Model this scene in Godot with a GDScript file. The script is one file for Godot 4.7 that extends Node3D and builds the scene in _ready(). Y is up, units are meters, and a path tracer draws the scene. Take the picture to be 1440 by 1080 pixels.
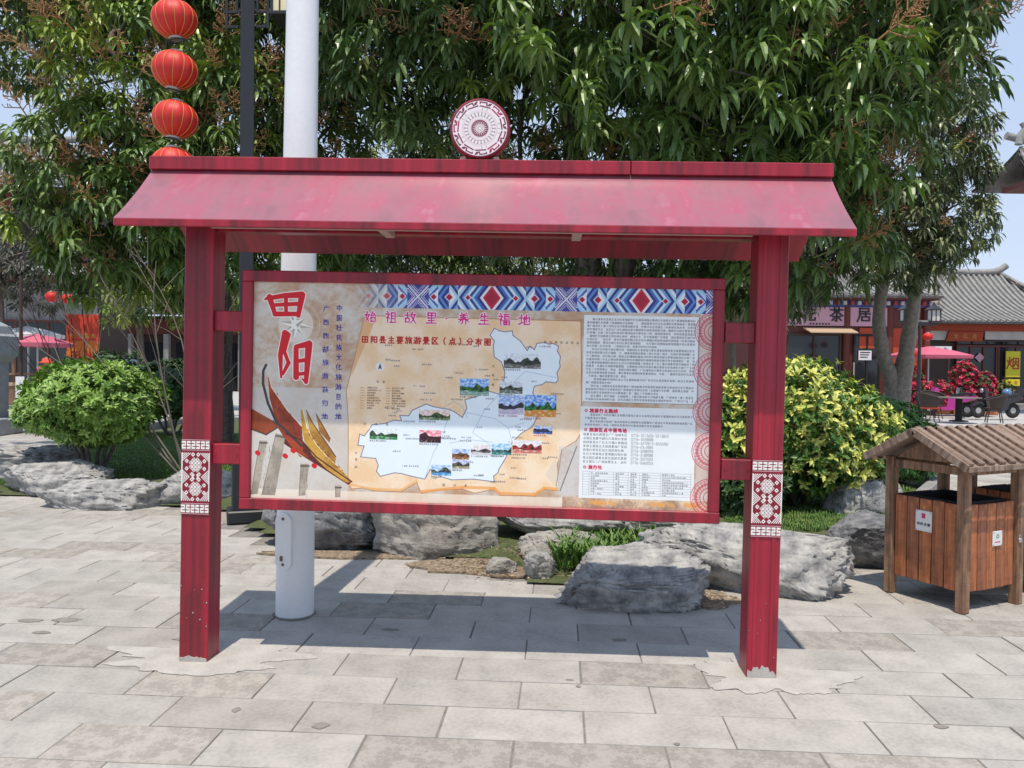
extends Node3D
# Tourist map board on a paved square: mango trees, garden stones, shops behind.

var rng := RandomNumberGenerator.new()
var M := {}
var taken := {}
var noise := FastNoiseLite.new()


class MB:
	# collects faces and turns them into one mesh
	var v := PackedVector3Array()
	var n := PackedVector3Array()
	var t := PackedVector2Array()
	var c := PackedColorArray()
	var ix := PackedInt32Array()
	var col := Color.WHITE
	var use_col := false

	func face(p: Array, uv: Array = []) -> void:
		# flat polygon, corners counter-clockwise seen from outside
		var k := v.size()
		var nn: Vector3 = (p[1] - p[0]).cross(p[2] - p[0])
		if nn.length_squared() < 1e-16 and p.size() > 3:
			nn = (p[2] - p[0]).cross(p[3] - p[0])
		nn = nn.normalized()
		for i in p.size():
			v.append(p[i])
			n.append(nn)
			c.append(col)
			t.append(uv[i] if uv.size() > i else Vector2.ZERO)
		for i in range(1, p.size() - 1):
			ix.append(k)
			ix.append(k + i + 1)
			ix.append(k + i)

	func box(at: Vector3, s: Vector3, b: Basis = Basis.IDENTITY, bev: float = 0.0) -> void:
		var h := s * 0.5
		var e: float = min(bev, min(h.x, min(h.y, h.z)) * 0.9)
		if e <= 0.0:
			for q in [[Vector3(1, 0, 0), Vector3(0, 1, 0), Vector3(0, 0, 1)], [Vector3(0, 1, 0), Vector3(0, 0, 1), Vector3(1, 0, 0)], [Vector3(0, 0, 1), Vector3(1, 0, 0), Vector3(0, 1, 0)]]:
				for sg in [1.0, -1.0]:
					var w: Vector3 = q[0] * sg
					var a: Vector3 = q[1]
					var d: Vector3 = q[2] * sg
					face([at + b * ((w - a - d) * h), at + b * ((w + a - d) * h), at + b * ((w + a + d) * h), at + b * ((w - a + d) * h)])
			return
		for ax in 3:
			var a1 := (ax + 1) % 3
			var a2 := (ax + 2) % 3
			for sg in [1.0, -1.0]:
				var pts := []
				for q in [[-1, -1], [1, -1], [1, 1], [-1, 1]]:
					var p := Vector3.ZERO
					p[ax] = sg * h[ax]
					p[a1] = q[0] * (h[a1] - e)
					p[a2] = q[1] * (h[a2] - e) * sg
					pts.append(at + b * p)
				face(pts)
				# bevel strips between +-ax and +-a1 faces
				for s2 in [1.0, -1.0]:
					var p1 := Vector3.ZERO
					var p2 := Vector3.ZERO
					p1[ax] = sg * h[ax]
					p1[a1] = s2 * (h[a1] - e)
					p2[ax] = sg * (h[ax] - e)
					p2[a1] = s2 * h[a1]
					var lo := Vector3.ZERO
					lo[a2] = -(h[a2] - e)
					var q4 := [p1 + lo, p2 + lo, p2 - lo, p1 - lo]
					if sg * s2 < 0:
						q4.reverse()
					face([at + b * q4[0], at + b * q4[1], at + b * q4[2], at + b * q4[3]])
		for sx in [1.0, -1.0]:
			for sy in [1.0, -1.0]:
				for sz in [1.0, -1.0]:
					var q3 := [Vector3(sx * h.x, sy * (h.y - e), sz * (h.z - e)), Vector3(sx * (h.x - e), sy * h.y, sz * (h.z - e)), Vector3(sx * (h.x - e), sy * (h.y - e), sz * h.z)]
					if sx * sy * sz < 0:
						q3.reverse()
					face([at + b * q3[0], at + b * q3[1], at + b * q3[2]])

	func surf(rows: Array, wrap: bool = false, flip: bool = false, uvs: bool = false) -> void:
		# smooth surface over rows of points; normals from the faces
		var nr := rows.size()
		var nc: int = rows[0].size()
		var k := v.size()
		var acc := PackedVector3Array()
		acc.resize(nr * nc)
		var f := PackedInt32Array()
		for r in nr - 1:
			for q in (nc if wrap else nc - 1):
				var q1 := (q + 1) % nc
				var i0 := r * nc + q
				var i1 := r * nc + q1
				var i2 := (r + 1) * nc + q1
				var i3 := (r + 1) * nc + q
				var a: Vector3 = rows[r][q]
				var nn: Vector3 = (rows[r][q1] - rows[r + 1][q]).cross(rows[r + 1][q1] - a)
				if flip:
					nn = -nn
				for i in [i0, i1, i2, i3]:
					acc[i] += nn
				f.append_array(PackedInt32Array([i0, i2, i1, i0, i3, i2]) if flip else PackedInt32Array([i0, i1, i2, i0, i2, i3]))
		for r in nr:
			for q in nc:
				v.append(rows[r][q])
				n.append(acc[r * nc + q].normalized())
				c.append(col)
				t.append(Vector2(float(q) / (nc - 1), float(r) / (nr - 1)) if uvs else Vector2.ZERO)
		for i in range(0, f.size(), 3):
			ix.append(k + f[i])
			ix.append(k + f[i + 2])
			ix.append(k + f[i + 1])

	func tube(p: Array, rad: Array, sides: int = 8, caps: bool = true) -> void:
		var rows := []
		var side := Vector3.ZERO
		for i in p.size():
			var d: Vector3 = (p[min(i + 1, p.size() - 1)] - p[max(i - 1, 0)]).normalized()
			if i == 0:
				side = d.cross(Vector3.UP if abs(d.y) < 0.9 else Vector3.RIGHT).normalized()
			side = (side - d * side.dot(d)).normalized()
			var up := side.cross(d)
			var row := PackedVector3Array()
			for s in sides:
				var a := TAU * s / sides
				row.append(p[i] + (side * cos(a) + up * sin(a)) * float(rad[i] if i < rad.size() else rad[-1]))
			rows.append(row)
		surf(rows, true, true)
		if caps:
			var e0 := Array(rows[0])
			face(e0)
			var e1 := Array(rows[-1])
			e1.reverse()
			face(e1)

	func lathe(prof: Array, segs: int, x: Transform3D = Transform3D.IDENTITY, wob: float = 0.0, wn: int = 8) -> void:
		# prof: [radius, height] from bottom to top
		var rows := []
		for q in prof:
			var row := PackedVector3Array()
			for s in segs:
				var a := TAU * s / segs
				var r: float = q[0] * (1.0 + wob * (abs(cos(a * wn * 0.5)) - 0.5))
				row.append(x * Vector3(cos(a) * r, q[1], sin(a) * r))
			rows.append(row)
		surf(rows, true, true)
		for e in [0, -1]:
			if prof[e][0] > 0.001:
				var cap := Array(rows[e])
				if e == -1:
					cap.reverse()
				face(cap)

	func block(prof: Array, x: Transform3D = Transform3D.IDENTITY, sides: int = 4) -> void:
		# flat-sided solid: prof [half width, height] from bottom to top
		for i in prof.size() - 1:
			for s in sides:
				var p := []
				for q in [[0, 0], [0, 1], [1, 1], [1, 0]]:
					var a: float = TAU * (s + q[1] + 0.5) / sides
					var r: float = prof[i + q[0]][0] / cos(PI / sides)
					p.append(x * Vector3(sin(a) * r, prof[i + q[0]][1], cos(a) * r))
				face(p)
		for e in [0, -1]:
			var cap := []
			for s in sides:
				var a: float = TAU * (s + 0.5) / sides
				var r: float = prof[e][0] / cos(PI / sides)
				cap.append(x * Vector3(sin(a) * r, prof[e][1], cos(a) * r))
			if e == 0:
				cap.reverse()
			if prof[e][0] > 0.002:
				face(cap)

	func prism(poly: PackedVector2Array, z0: float, z1: float, x: Transform3D = Transform3D.IDENTITY) -> void:
		# polygon in xy pulled from z0 to z1 (z1 > z0)
		var pg := poly
		if Geometry2D.is_polygon_clockwise(pg):
			pg = PackedVector2Array(pg)
			pg.reverse()
		var tr := Geometry2D.triangulate_polygon(pg)
		for i in range(0, tr.size(), 3):
			var q := [pg[tr[i]], pg[tr[i + 1]], pg[tr[i + 2]]]
			if (q[1] - q[0]).cross(q[2] - q[0]) < 0:
				q.reverse()
			face([x * Vector3(q[0].x, q[0].y, z1), x * Vector3(q[1].x, q[1].y, z1), x * Vector3(q[2].x, q[2].y, z1)])
			face([x * Vector3(q[2].x, q[2].y, z0), x * Vector3(q[1].x, q[1].y, z0), x * Vector3(q[0].x, q[0].y, z0)])
		for i in pg.size():
			var a := pg[i]
			var b := pg[(i + 1) % pg.size()]
			face([x * Vector3(a.x, a.y, z1), x * Vector3(a.x, a.y, z0), x * Vector3(b.x, b.y, z0), x * Vector3(b.x, b.y, z1)])

	func mesh() -> ArrayMesh:
		var a := []
		a.resize(Mesh.ARRAY_MAX)
		a[Mesh.ARRAY_VERTEX] = v
		a[Mesh.ARRAY_NORMAL] = n
		a[Mesh.ARRAY_TEX_UV] = t
		if use_col:
			a[Mesh.ARRAY_COLOR] = c
		a[Mesh.ARRAY_INDEX] = ix
		var m := ArrayMesh.new()
		m.add_surface_from_arrays(Mesh.PRIMITIVE_TRIANGLES, a)
		return m


# ---------- nodes ----------
func called(nm: String) -> String:
	taken[nm] = taken.get(nm, 0) + 1
	return nm if taken[nm] == 1 else "%s_%03d" % [nm, taken[nm] - 1]


func tag(o: Node, label: String, category: String = "", group: String = "") -> void:
	o.set_meta("label", label)
	if category:
		o.set_meta("category", category)
	if group:
		o.set_meta("group", group)


func thing(nm: String, label: String, category: String, at: Vector3, yaw: float = 0.0, group: String = "") -> Node3D:
	var o := Node3D.new()
	o.name = called(nm)
	add_child(o)
	o.position = at
	o.rotation.y = yaw
	tag(o, label, category, group)
	return o


func part(parent: Node, nm: String, m, material: Material, stuff: bool = false) -> MeshInstance3D:
	var o := MeshInstance3D.new()
	o.name = called(nm) if parent == self else nm
	o.mesh = m.mesh() if m is MB else m
	o.set_surface_override_material(0, material)
	if stuff:
		o.set_meta("kind", "stuff")
	parent.add_child(o, true)
	return o


func struct(nm: String, m, material: Material) -> MeshInstance3D:
	var o := part(self, nm, m, material)
	o.set_meta("kind", "structure")
	return o


func bx(at: Vector3, s: Vector3, bev: float = 0.0, b: Basis = Basis.IDENTITY) -> MB:
	var m := MB.new()
	m.box(at, s, b, bev)
	return m


func many(parent: Node, nm: String, mesh: Mesh, material: Material, xf: Array, cols: Array) -> MultiMeshInstance3D:
	var mm := MultiMesh.new()
	mm.transform_format = MultiMesh.TRANSFORM_3D
	mm.use_colors = true
	mm.mesh = mesh
	mm.instance_count = xf.size()
	for i in xf.size():
		mm.set_instance_transform(i, xf[i])
		mm.set_instance_color(i, cols[i])
	var o := MultiMeshInstance3D.new()
	o.name = called(nm) if parent == self else nm
	o.multimesh = mm
	o.material_override = material
	o.set_meta("kind", "stuff")
	parent.add_child(o, true)
	return o


# ---------- textures and materials ----------
func grain(w: int, h: int, sd: int, freq: float, oct: int = 4, kind: int = FastNoiseLite.TYPE_SIMPLEX_SMOOTH) -> Image:
	var f := FastNoiseLite.new()
	f.seed = sd
	f.frequency = freq
	f.noise_type = kind
	f.fractal_octaves = oct
	var im := f.get_seamless_image(w, h)
	im.convert(Image.FORMAT_L8)
	return im


func mixed(size: int, layers: Array) -> PackedByteArray:
	# layers: [image, weight]; every image is brought to size x size first
	var d := []
	for l in layers:
		var im: Image = l[0]
		if im.get_width() != size or im.get_height() != size:
			im.resize(size, size, Image.INTERPOLATE_CUBIC)
		d.append(im.get_data())
	var o := PackedByteArray()
	o.resize(size * size)
	if d.size() == 1:
		return d[0]
	var w0: float = layers[0][1]
	var w1: float = layers[1][1]
	var w2: float = layers[2][1] if d.size() > 2 else 0.0
	var d0: PackedByteArray = d[0]
	var d1: PackedByteArray = d[1]
	var d2: PackedByteArray = d[2] if d.size() > 2 else d[0]
	for i in size * size:
		o[i] = clampi(int(d0[i] * w0 + d1[i] * w1 + d2[i] * w2), 0, 255)
	return o


func toned(size: int, data: PackedByteArray, stops: Array) -> ImageTexture:
	# stops: [position, linear colour]
	var g := Gradient.new()
	var off := PackedFloat32Array()
	var cl := PackedColorArray()
	for s in stops:
		off.append(s[0])
		cl.append(Color(s[1]).linear_to_srgb())
	g.offsets = off
	g.colors = cl
	var lr := PackedByteArray()
	var lg := PackedByteArray()
	var lb := PackedByteArray()
	for i in 256:
		var k := g.sample(i / 255.0)
		lr.append(int(k.r * 255.0))
		lg.append(int(k.g * 255.0))
		lb.append(int(k.b * 255.0))
	var o := PackedByteArray()
	o.resize(size * size * 3)
	for i in size * size:
		var q := data[i]
		var j := i * 3
		o[j] = lr[q]
		o[j + 1] = lg[q]
		o[j + 2] = lb[q]
	return ImageTexture.create_from_image(Image.create_from_data(size, size, false, Image.FORMAT_RGB8, o))


func bumps(size: int, data: PackedByteArray, strength: float) -> ImageTexture:
	var im := Image.create_from_data(size, size, false, Image.FORMAT_L8, data)
	im.bump_map_to_normal_map(strength)
	return ImageTexture.create_from_image(im)


func mat(col: Color, rough: float, metal: float = 0.0) -> StandardMaterial3D:
	var m := StandardMaterial3D.new()
	m.albedo_color = col.linear_to_srgb()
	m.roughness = rough
	m.metallic = metal
	return m


func textured(tx: Texture2D, rough: float, metres: float, nrm: Texture2D = null, nscale: float = 1.0, world: bool = true) -> StandardMaterial3D:
	var m := StandardMaterial3D.new()
	m.albedo_texture = tx
	m.roughness = rough
	m.uv1_triplanar = true
	m.uv1_world_triplanar = world
	m.uv1_scale = Vector3.ONE / metres
	if nrm:
		m.normal_enabled = true
		m.normal_texture = nrm
		m.normal_scale = nscale
	return m


func leafy(rough: float, through: Color) -> StandardMaterial3D:
	var m := StandardMaterial3D.new()
	m.vertex_color_use_as_albedo = true
	m.roughness = rough
	m.backlight_enabled = true
	m.backlight = through
	m.cull_mode = BaseMaterial3D.CULL_DISABLED
	return m


func v3(a) -> Vector3:
	return Vector3(a[0], a[1], a[2])


func rc(r, g, b) -> Color:
	return Color(r, g, b)


func make_materials() -> void:
	# paving stone in four tones, mottled where the surface has flaked
	var base := grain(512, 512, 3, 0.006, 4)
	var fine := grain(512, 512, 7, 0.06, 4)
	var cells := grain(512, 512, 9, 0.03, 3, FastNoiseLite.TYPE_CELLULAR)
	var pale := mixed(512, [[base, 0.55], [fine, 0.45]])
	var pitted := mixed(512, [[base, 0.4], [fine, 0.25], [cells, 0.35]])
	var nb := bumps(512, mixed(512, [[fine, 0.7], [cells, 0.3]]), 2.0)
	M.slabs = []
	for k in [[0.395, 0.374, 0.345], [0.37, 0.352, 0.325], [0.415, 0.394, 0.363], [0.345, 0.325, 0.298]]:
		var cc := rc(k[0], k[1], k[2])
		M.slabs.append(textured(toned(512, pale, [[0.2, cc * 0.8], [0.42, cc * 0.95], [0.6, cc * 1.05], [0.85, cc * 1.16]]), 0.82, 0.9, nb, 0.35))
	for k in [[0.36, 0.332, 0.298], [0.32, 0.296, 0.266]]:
		var cc := rc(k[0], k[1], k[2])
		M.slabs.append(textured(toned(512, pitted, [[0.2, cc * 0.78], [0.44, cc * 0.9], [0.52, cc * 1.08], [0.8, cc * 1.2]]), 0.85, 0.45, nb, 0.5))
	M.joint = textured(toned(512, pale, [[0.2, rc(0.17, 0.16, 0.145)], [0.8, rc(0.28, 0.265, 0.24)]]), 0.95, 0.5)
	M.cement = textured(toned(512, pale, [[0.2, rc(0.36, 0.34, 0.315)], [0.5, rc(0.43, 0.41, 0.38)], [0.8, rc(0.48, 0.46, 0.43)]]), 0.9, 0.6, nb, 0.5)
	M.chip = mat(rc(0.4, 0.38, 0.36), 0.8)
	M.stain = textured(toned(512, pale, [[0.2, rc(0.19, 0.17, 0.15)], [0.8, rc(0.29, 0.265, 0.24)]]), 0.8, 0.3)
	M.plaza = textured(toned(512, pale, [[0.2, rc(0.36, 0.355, 0.345)], [0.8, rc(0.5, 0.49, 0.475)]]), 0.9, 3.0)
	M.concrete = textured(toned(512, pale, [[0.2, rc(0.2, 0.2, 0.2)], [0.8, rc(0.34, 0.33, 0.32)]]), 0.9, 1.5, nb, 0.6)
	M.granite = textured(toned(512, mixed(512, [[grain(512, 512, 21, 0.2, 2), 0.7], [base, 0.3]]), [[0.25, rc(0.24, 0.25, 0.27)], [0.75, rc(0.4, 0.41, 0.43)]]), 0.7, 0.8)
	# rocks: layered grey limestone
	var lay := grain(512, 96, 31, 0.02, 5)
	lay.resize(512, 512, Image.INTERPOLATE_CUBIC)
	var lay2 := Image.create_from_data(512, 512, false, Image.FORMAT_L8, lay.get_data())
	lay2.rotate_90(CLOCKWISE)
	var blot := grain(512, 512, 33, 0.012, 5)
	var rk := mixed(512, [[blot, 0.5], [lay2, 0.28], [fine, 0.22]])
	var rn := bumps(512, mixed(512, [[lay2, 0.5], [fine, 0.3], [cells, 0.2]]), 9.0)
	M.rock = textured(toned(512, rk, [[0.24, rc(0.1, 0.1, 0.1)], [0.38, rc(0.22, 0.22, 0.22)], [0.5, rc(0.34, 0.335, 0.325)], [0.62, rc(0.42, 0.41, 0.39)], [0.75, rc(0.52, 0.5, 0.47)]]), 0.85, 0.9, rn, 1.0, false)
	M.rock_dark = textured(toned(512, rk, [[0.22, rc(0.06, 0.065, 0.075)], [0.45, rc(0.15, 0.155, 0.165)], [0.6, rc(0.22, 0.22, 0.225)], [0.78, rc(0.34, 0.335, 0.325)]]), 0.8, 0.8, rn, 1.2, false)
	M.rock_warm = textured(toned(512, rk, [[0.22, rc(0.15, 0.135, 0.115)], [0.45, rc(0.27, 0.255, 0.23)], [0.6, rc(0.36, 0.34, 0.31)], [0.78, rc(0.46, 0.43, 0.39)]]), 0.88, 0.9, rn, 1.0, false)
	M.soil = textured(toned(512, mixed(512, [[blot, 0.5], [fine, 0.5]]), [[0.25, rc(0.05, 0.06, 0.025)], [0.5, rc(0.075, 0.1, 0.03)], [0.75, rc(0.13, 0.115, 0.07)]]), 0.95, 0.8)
	M.earth = textured(toned(512, mixed(512, [[blot, 0.45], [cells, 0.55]]), [[0.2, rc(0.12, 0.09, 0.06)], [0.5, rc(0.26, 0.2, 0.14)], [0.8, rc(0.42, 0.34, 0.25)]]), 0.95, 0.35)
	# sign paint: maroon enamel over vertical brush streaks
	var st := grain(512, 10, 41, 0.016, 5)
	st.resize(512, 512, Image.INTERPOLATE_CUBIC)
	var pa := mixed(512, [[st, 0.72], [fine, 0.12], [base, 0.16]])
	M.paint = textured(toned(512, pa, [[0.2, rc(0.14, 0.012, 0.02)], [0.42, rc(0.24, 0.012, 0.026)], [0.6, rc(0.31, 0.012, 0.03)], [0.8, rc(0.38, 0.016, 0.04)]]), 0.42, 0.9, null, 1.0, false)
	var worn := mixed(512, [[st, 0.3], [blot, 0.5], [fine, 0.2]])
	M.roof_paint = textured(toned(512, worn, [[0.25, rc(0.24, 0.09, 0.115)], [0.42, rc(0.32, 0.105, 0.14)], [0.54, rc(0.35, 0.09, 0.13)], [0.63, rc(0.38, 0.065, 0.115)], [0.75, rc(0.42, 0.15, 0.2)]]), 0.36, 1.7, null, 1.0, false)
	M.roof_paint.metallic_specular = 0.65
	M.trim = mat(rc(0.42, 0.27, 0.24), 0.6)
	M.white_pole = textured(toned(512, mixed(512, [[base, 0.5], [fine, 0.5]]), [[0.25, rc(0.73, 0.755, 0.78)], [0.6, rc(0.78, 0.8, 0.82)]]), 0.35, 1.4)
	M.black = mat(rc(0.018, 0.02, 0.025), 0.4)
	M.blackrough = mat(rc(0.015, 0.015, 0.016), 0.8)
	M.steel = mat(rc(0.5, 0.5, 0.5), 0.4, 0.8)
	M.rust = mat(rc(0.2, 0.12, 0.08), 0.8)
	M.lantern = mat(rc(0.62, 0.022, 0.016), 0.55)
	M.lantern.backlight_enabled = true
	M.lantern.backlight = Color(0.35, 0.05, 0.03)
	M.gold = mat(rc(0.62, 0.3, 0.06), 0.45)
	M.silver = mat(rc(0.45, 0.44, 0.42), 0.45, 0.5)
	M.cream = mat(rc(0.72, 0.66, 0.42), 0.6)
	# timber of the bin
	var wg := grain(512, 24, 51, 0.03, 5)
	wg.resize(512, 512, Image.INTERPOLATE_CUBIC)
	var wd := mixed(512, [[wg, 0.6], [fine, 0.15], [blot, 0.25]])
	var wn := bumps(512, wd, 2.5)
	M.plank = []
	for k in [[0.46, 0.155, 0.06], [0.4, 0.14, 0.06], [0.5, 0.175, 0.065], [0.36, 0.13, 0.062]]:
		var cc := rc(k[0], k[1], k[2])
		M.plank.append(textured(toned(512, wd, [[0.2, cc * 0.45], [0.45, cc * 0.85], [0.62, cc * 1.1], [0.85, cc * 1.35]]), 0.6, 0.55, wn, 0.5, false))
	M.timber = textured(toned(512, wd, [[0.2, rc(0.1, 0.06, 0.04)], [0.45, rc(0.22, 0.12, 0.07)], [0.62, rc(0.3, 0.17, 0.1)], [0.85, rc(0.38, 0.3, 0.24)]]), 0.7, 0.6, wn, 0.6, false)
	M.slat = textured(toned(512, wd, [[0.2, rc(0.11, 0.07, 0.05)], [0.45, rc(0.23, 0.155, 0.115)], [0.62, rc(0.31, 0.225, 0.175)], [0.85, rc(0.42, 0.34, 0.29)]]), 0.75, 0.6, wn, 0.6, false)
	M.bark = textured(toned(512, mixed(512, [[Image.create_from_data(512, 512, false, Image.FORMAT_L8, st.get_data()), 0.4], [fine, 0.3], [blot, 0.3]]), [[0.25, rc(0.06, 0.048, 0.04)], [0.5, rc(0.13, 0.11, 0.095)], [0.75, rc(0.24, 0.22, 0.2)]]), 0.95, 0.5, rn, 0.8)
	M.bark_pale = textured(toned(512, mixed(512, [[fine, 0.55], [blot, 0.45]]), [[0.25, rc(0.14, 0.12, 0.1)], [0.5, rc(0.24, 0.215, 0.19)], [0.75, rc(0.36, 0.335, 0.3)]]), 0.95, 0.6, rn, 0.6)
	M.twig = mat(rc(0.2, 0.17, 0.14), 0.9)
	# buildings
	M.tile = textured(toned(512, mixed(512, [[blot, 0.5], [fine, 0.5]]), [[0.25, rc(0.1, 0.1, 0.1)], [0.5, rc(0.17, 0.17, 0.165)], [0.75, rc(0.27, 0.265, 0.25)]]), 0.9, 2.0)
	M.tile_rib = textured(toned(512, mixed(512, [[blot, 0.5], [fine, 0.5]]), [[0.25, rc(0.2, 0.2, 0.195)], [0.5, rc(0.29, 0.285, 0.275)], [0.75, rc(0.4, 0.39, 0.37)]]), 0.9, 2.0)
	M.redwood = mat(rc(0.13, 0.03, 0.02), 0.6)
	M.orange = mat(rc(0.45, 0.07, 0.025), 0.7)
	M.darkwood = mat(rc(0.05, 0.028, 0.02), 0.6)
	M.pinkwall = mat(rc(0.62, 0.36, 0.44), 0.8)
	M.whitewall = textured(toned(512, pale, [[0.2, rc(0.5, 0.49, 0.46)], [0.8, rc(0.68, 0.67, 0.64)]]), 0.9, 2.5)
	M.greywall = textured(toned(512, pale, [[0.2, rc(0.2, 0.2, 0.2)], [0.8, rc(0.34, 0.33, 0.32)]]), 0.9, 2.0)
	M.blue = mat(rc(0.06, 0.09, 0.3), 0.7)
	M.glass = mat(rc(0.02, 0.025, 0.03), 0.08)
	M.tan = mat(rc(0.45, 0.33, 0.22), 0.8)
	M.yellow = mat(rc(0.78, 0.68, 0.02), 0.5)
	M.redprint = mat(rc(0.5, 0.02, 0.02), 0.5)
	M.banner = mat(rc(0.62, 0.06, 0.03), 0.7)
	M.bannerorange = mat(rc(0.68, 0.18, 0.03), 0.7)
	M.pinkcloth = mat(rc(0.56, 0.12, 0.19), 0.8)
	M.whitecloth = mat(rc(0.72, 0.72, 0.72), 0.8)
	M.lilac = mat(rc(0.5, 0.5, 0.68), 0.8)
	M.plate = mat(rc(0.74, 0.74, 0.74), 0.35)
	M.ink = mat(rc(0.02, 0.02, 0.025), 0.6)
	M.pinkink = mat(rc(0.6, 0.03, 0.12), 0.6)
	M.greenink = mat(rc(0.05, 0.2, 0.12), 0.6)
	M.whiteink = mat(rc(0.75, 0.75, 0.72), 0.6)
	M.rattan = mat(rc(0.05, 0.035, 0.028), 0.7)
	M.tabletop = mat(rc(0.2, 0.18, 0.17), 0.3)
	M.magenta = mat(rc(0.55, 0.04, 0.32), 0.3)
	M.scooter_dark = mat(rc(0.03, 0.03, 0.034), 0.3)
	M.silverpaint = mat(rc(0.45, 0.46, 0.48), 0.3, 0.4)
	M.rubber = mat(rc(0.02, 0.02, 0.02), 0.85)
	M.taillight = mat(rc(0.5, 0.06, 0.02), 0.2)
	M.helmet = mat(rc(0.1, 0.2, 0.38), 0.25)
	M.seat = mat(rc(0.02, 0.02, 0.02), 0.5)
	M.body = StandardMaterial3D.new()
	M.body.vertex_color_use_as_albedo = true
	M.body.roughness = 0.8
	M.leaf = leafy(0.38, Color(0.25, 0.35, 0.05))
	M.smallleaf = leafy(0.45, Color(0.3, 0.4, 0.06))
	M.dullleaf = leafy(0.6, Color(0.2, 0.28, 0.05))
	M.panicle = leafy(0.8, Color(0.1, 0.05, 0.02))
	M.leafone = []
	for k in [[0.095, 0.165, 0.044], [0.12, 0.19, 0.05], [0.075, 0.135, 0.038], [0.14, 0.215, 0.056]]:
		var m := mat(rc(k[0], k[1], k[2]), 0.36)
		m.backlight_enabled = true
		m.backlight = Color(0.25, 0.35, 0.05)
		m.cull_mode = BaseMaterial3D.CULL_DISABLED
		M.leafone.append(m)


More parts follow.
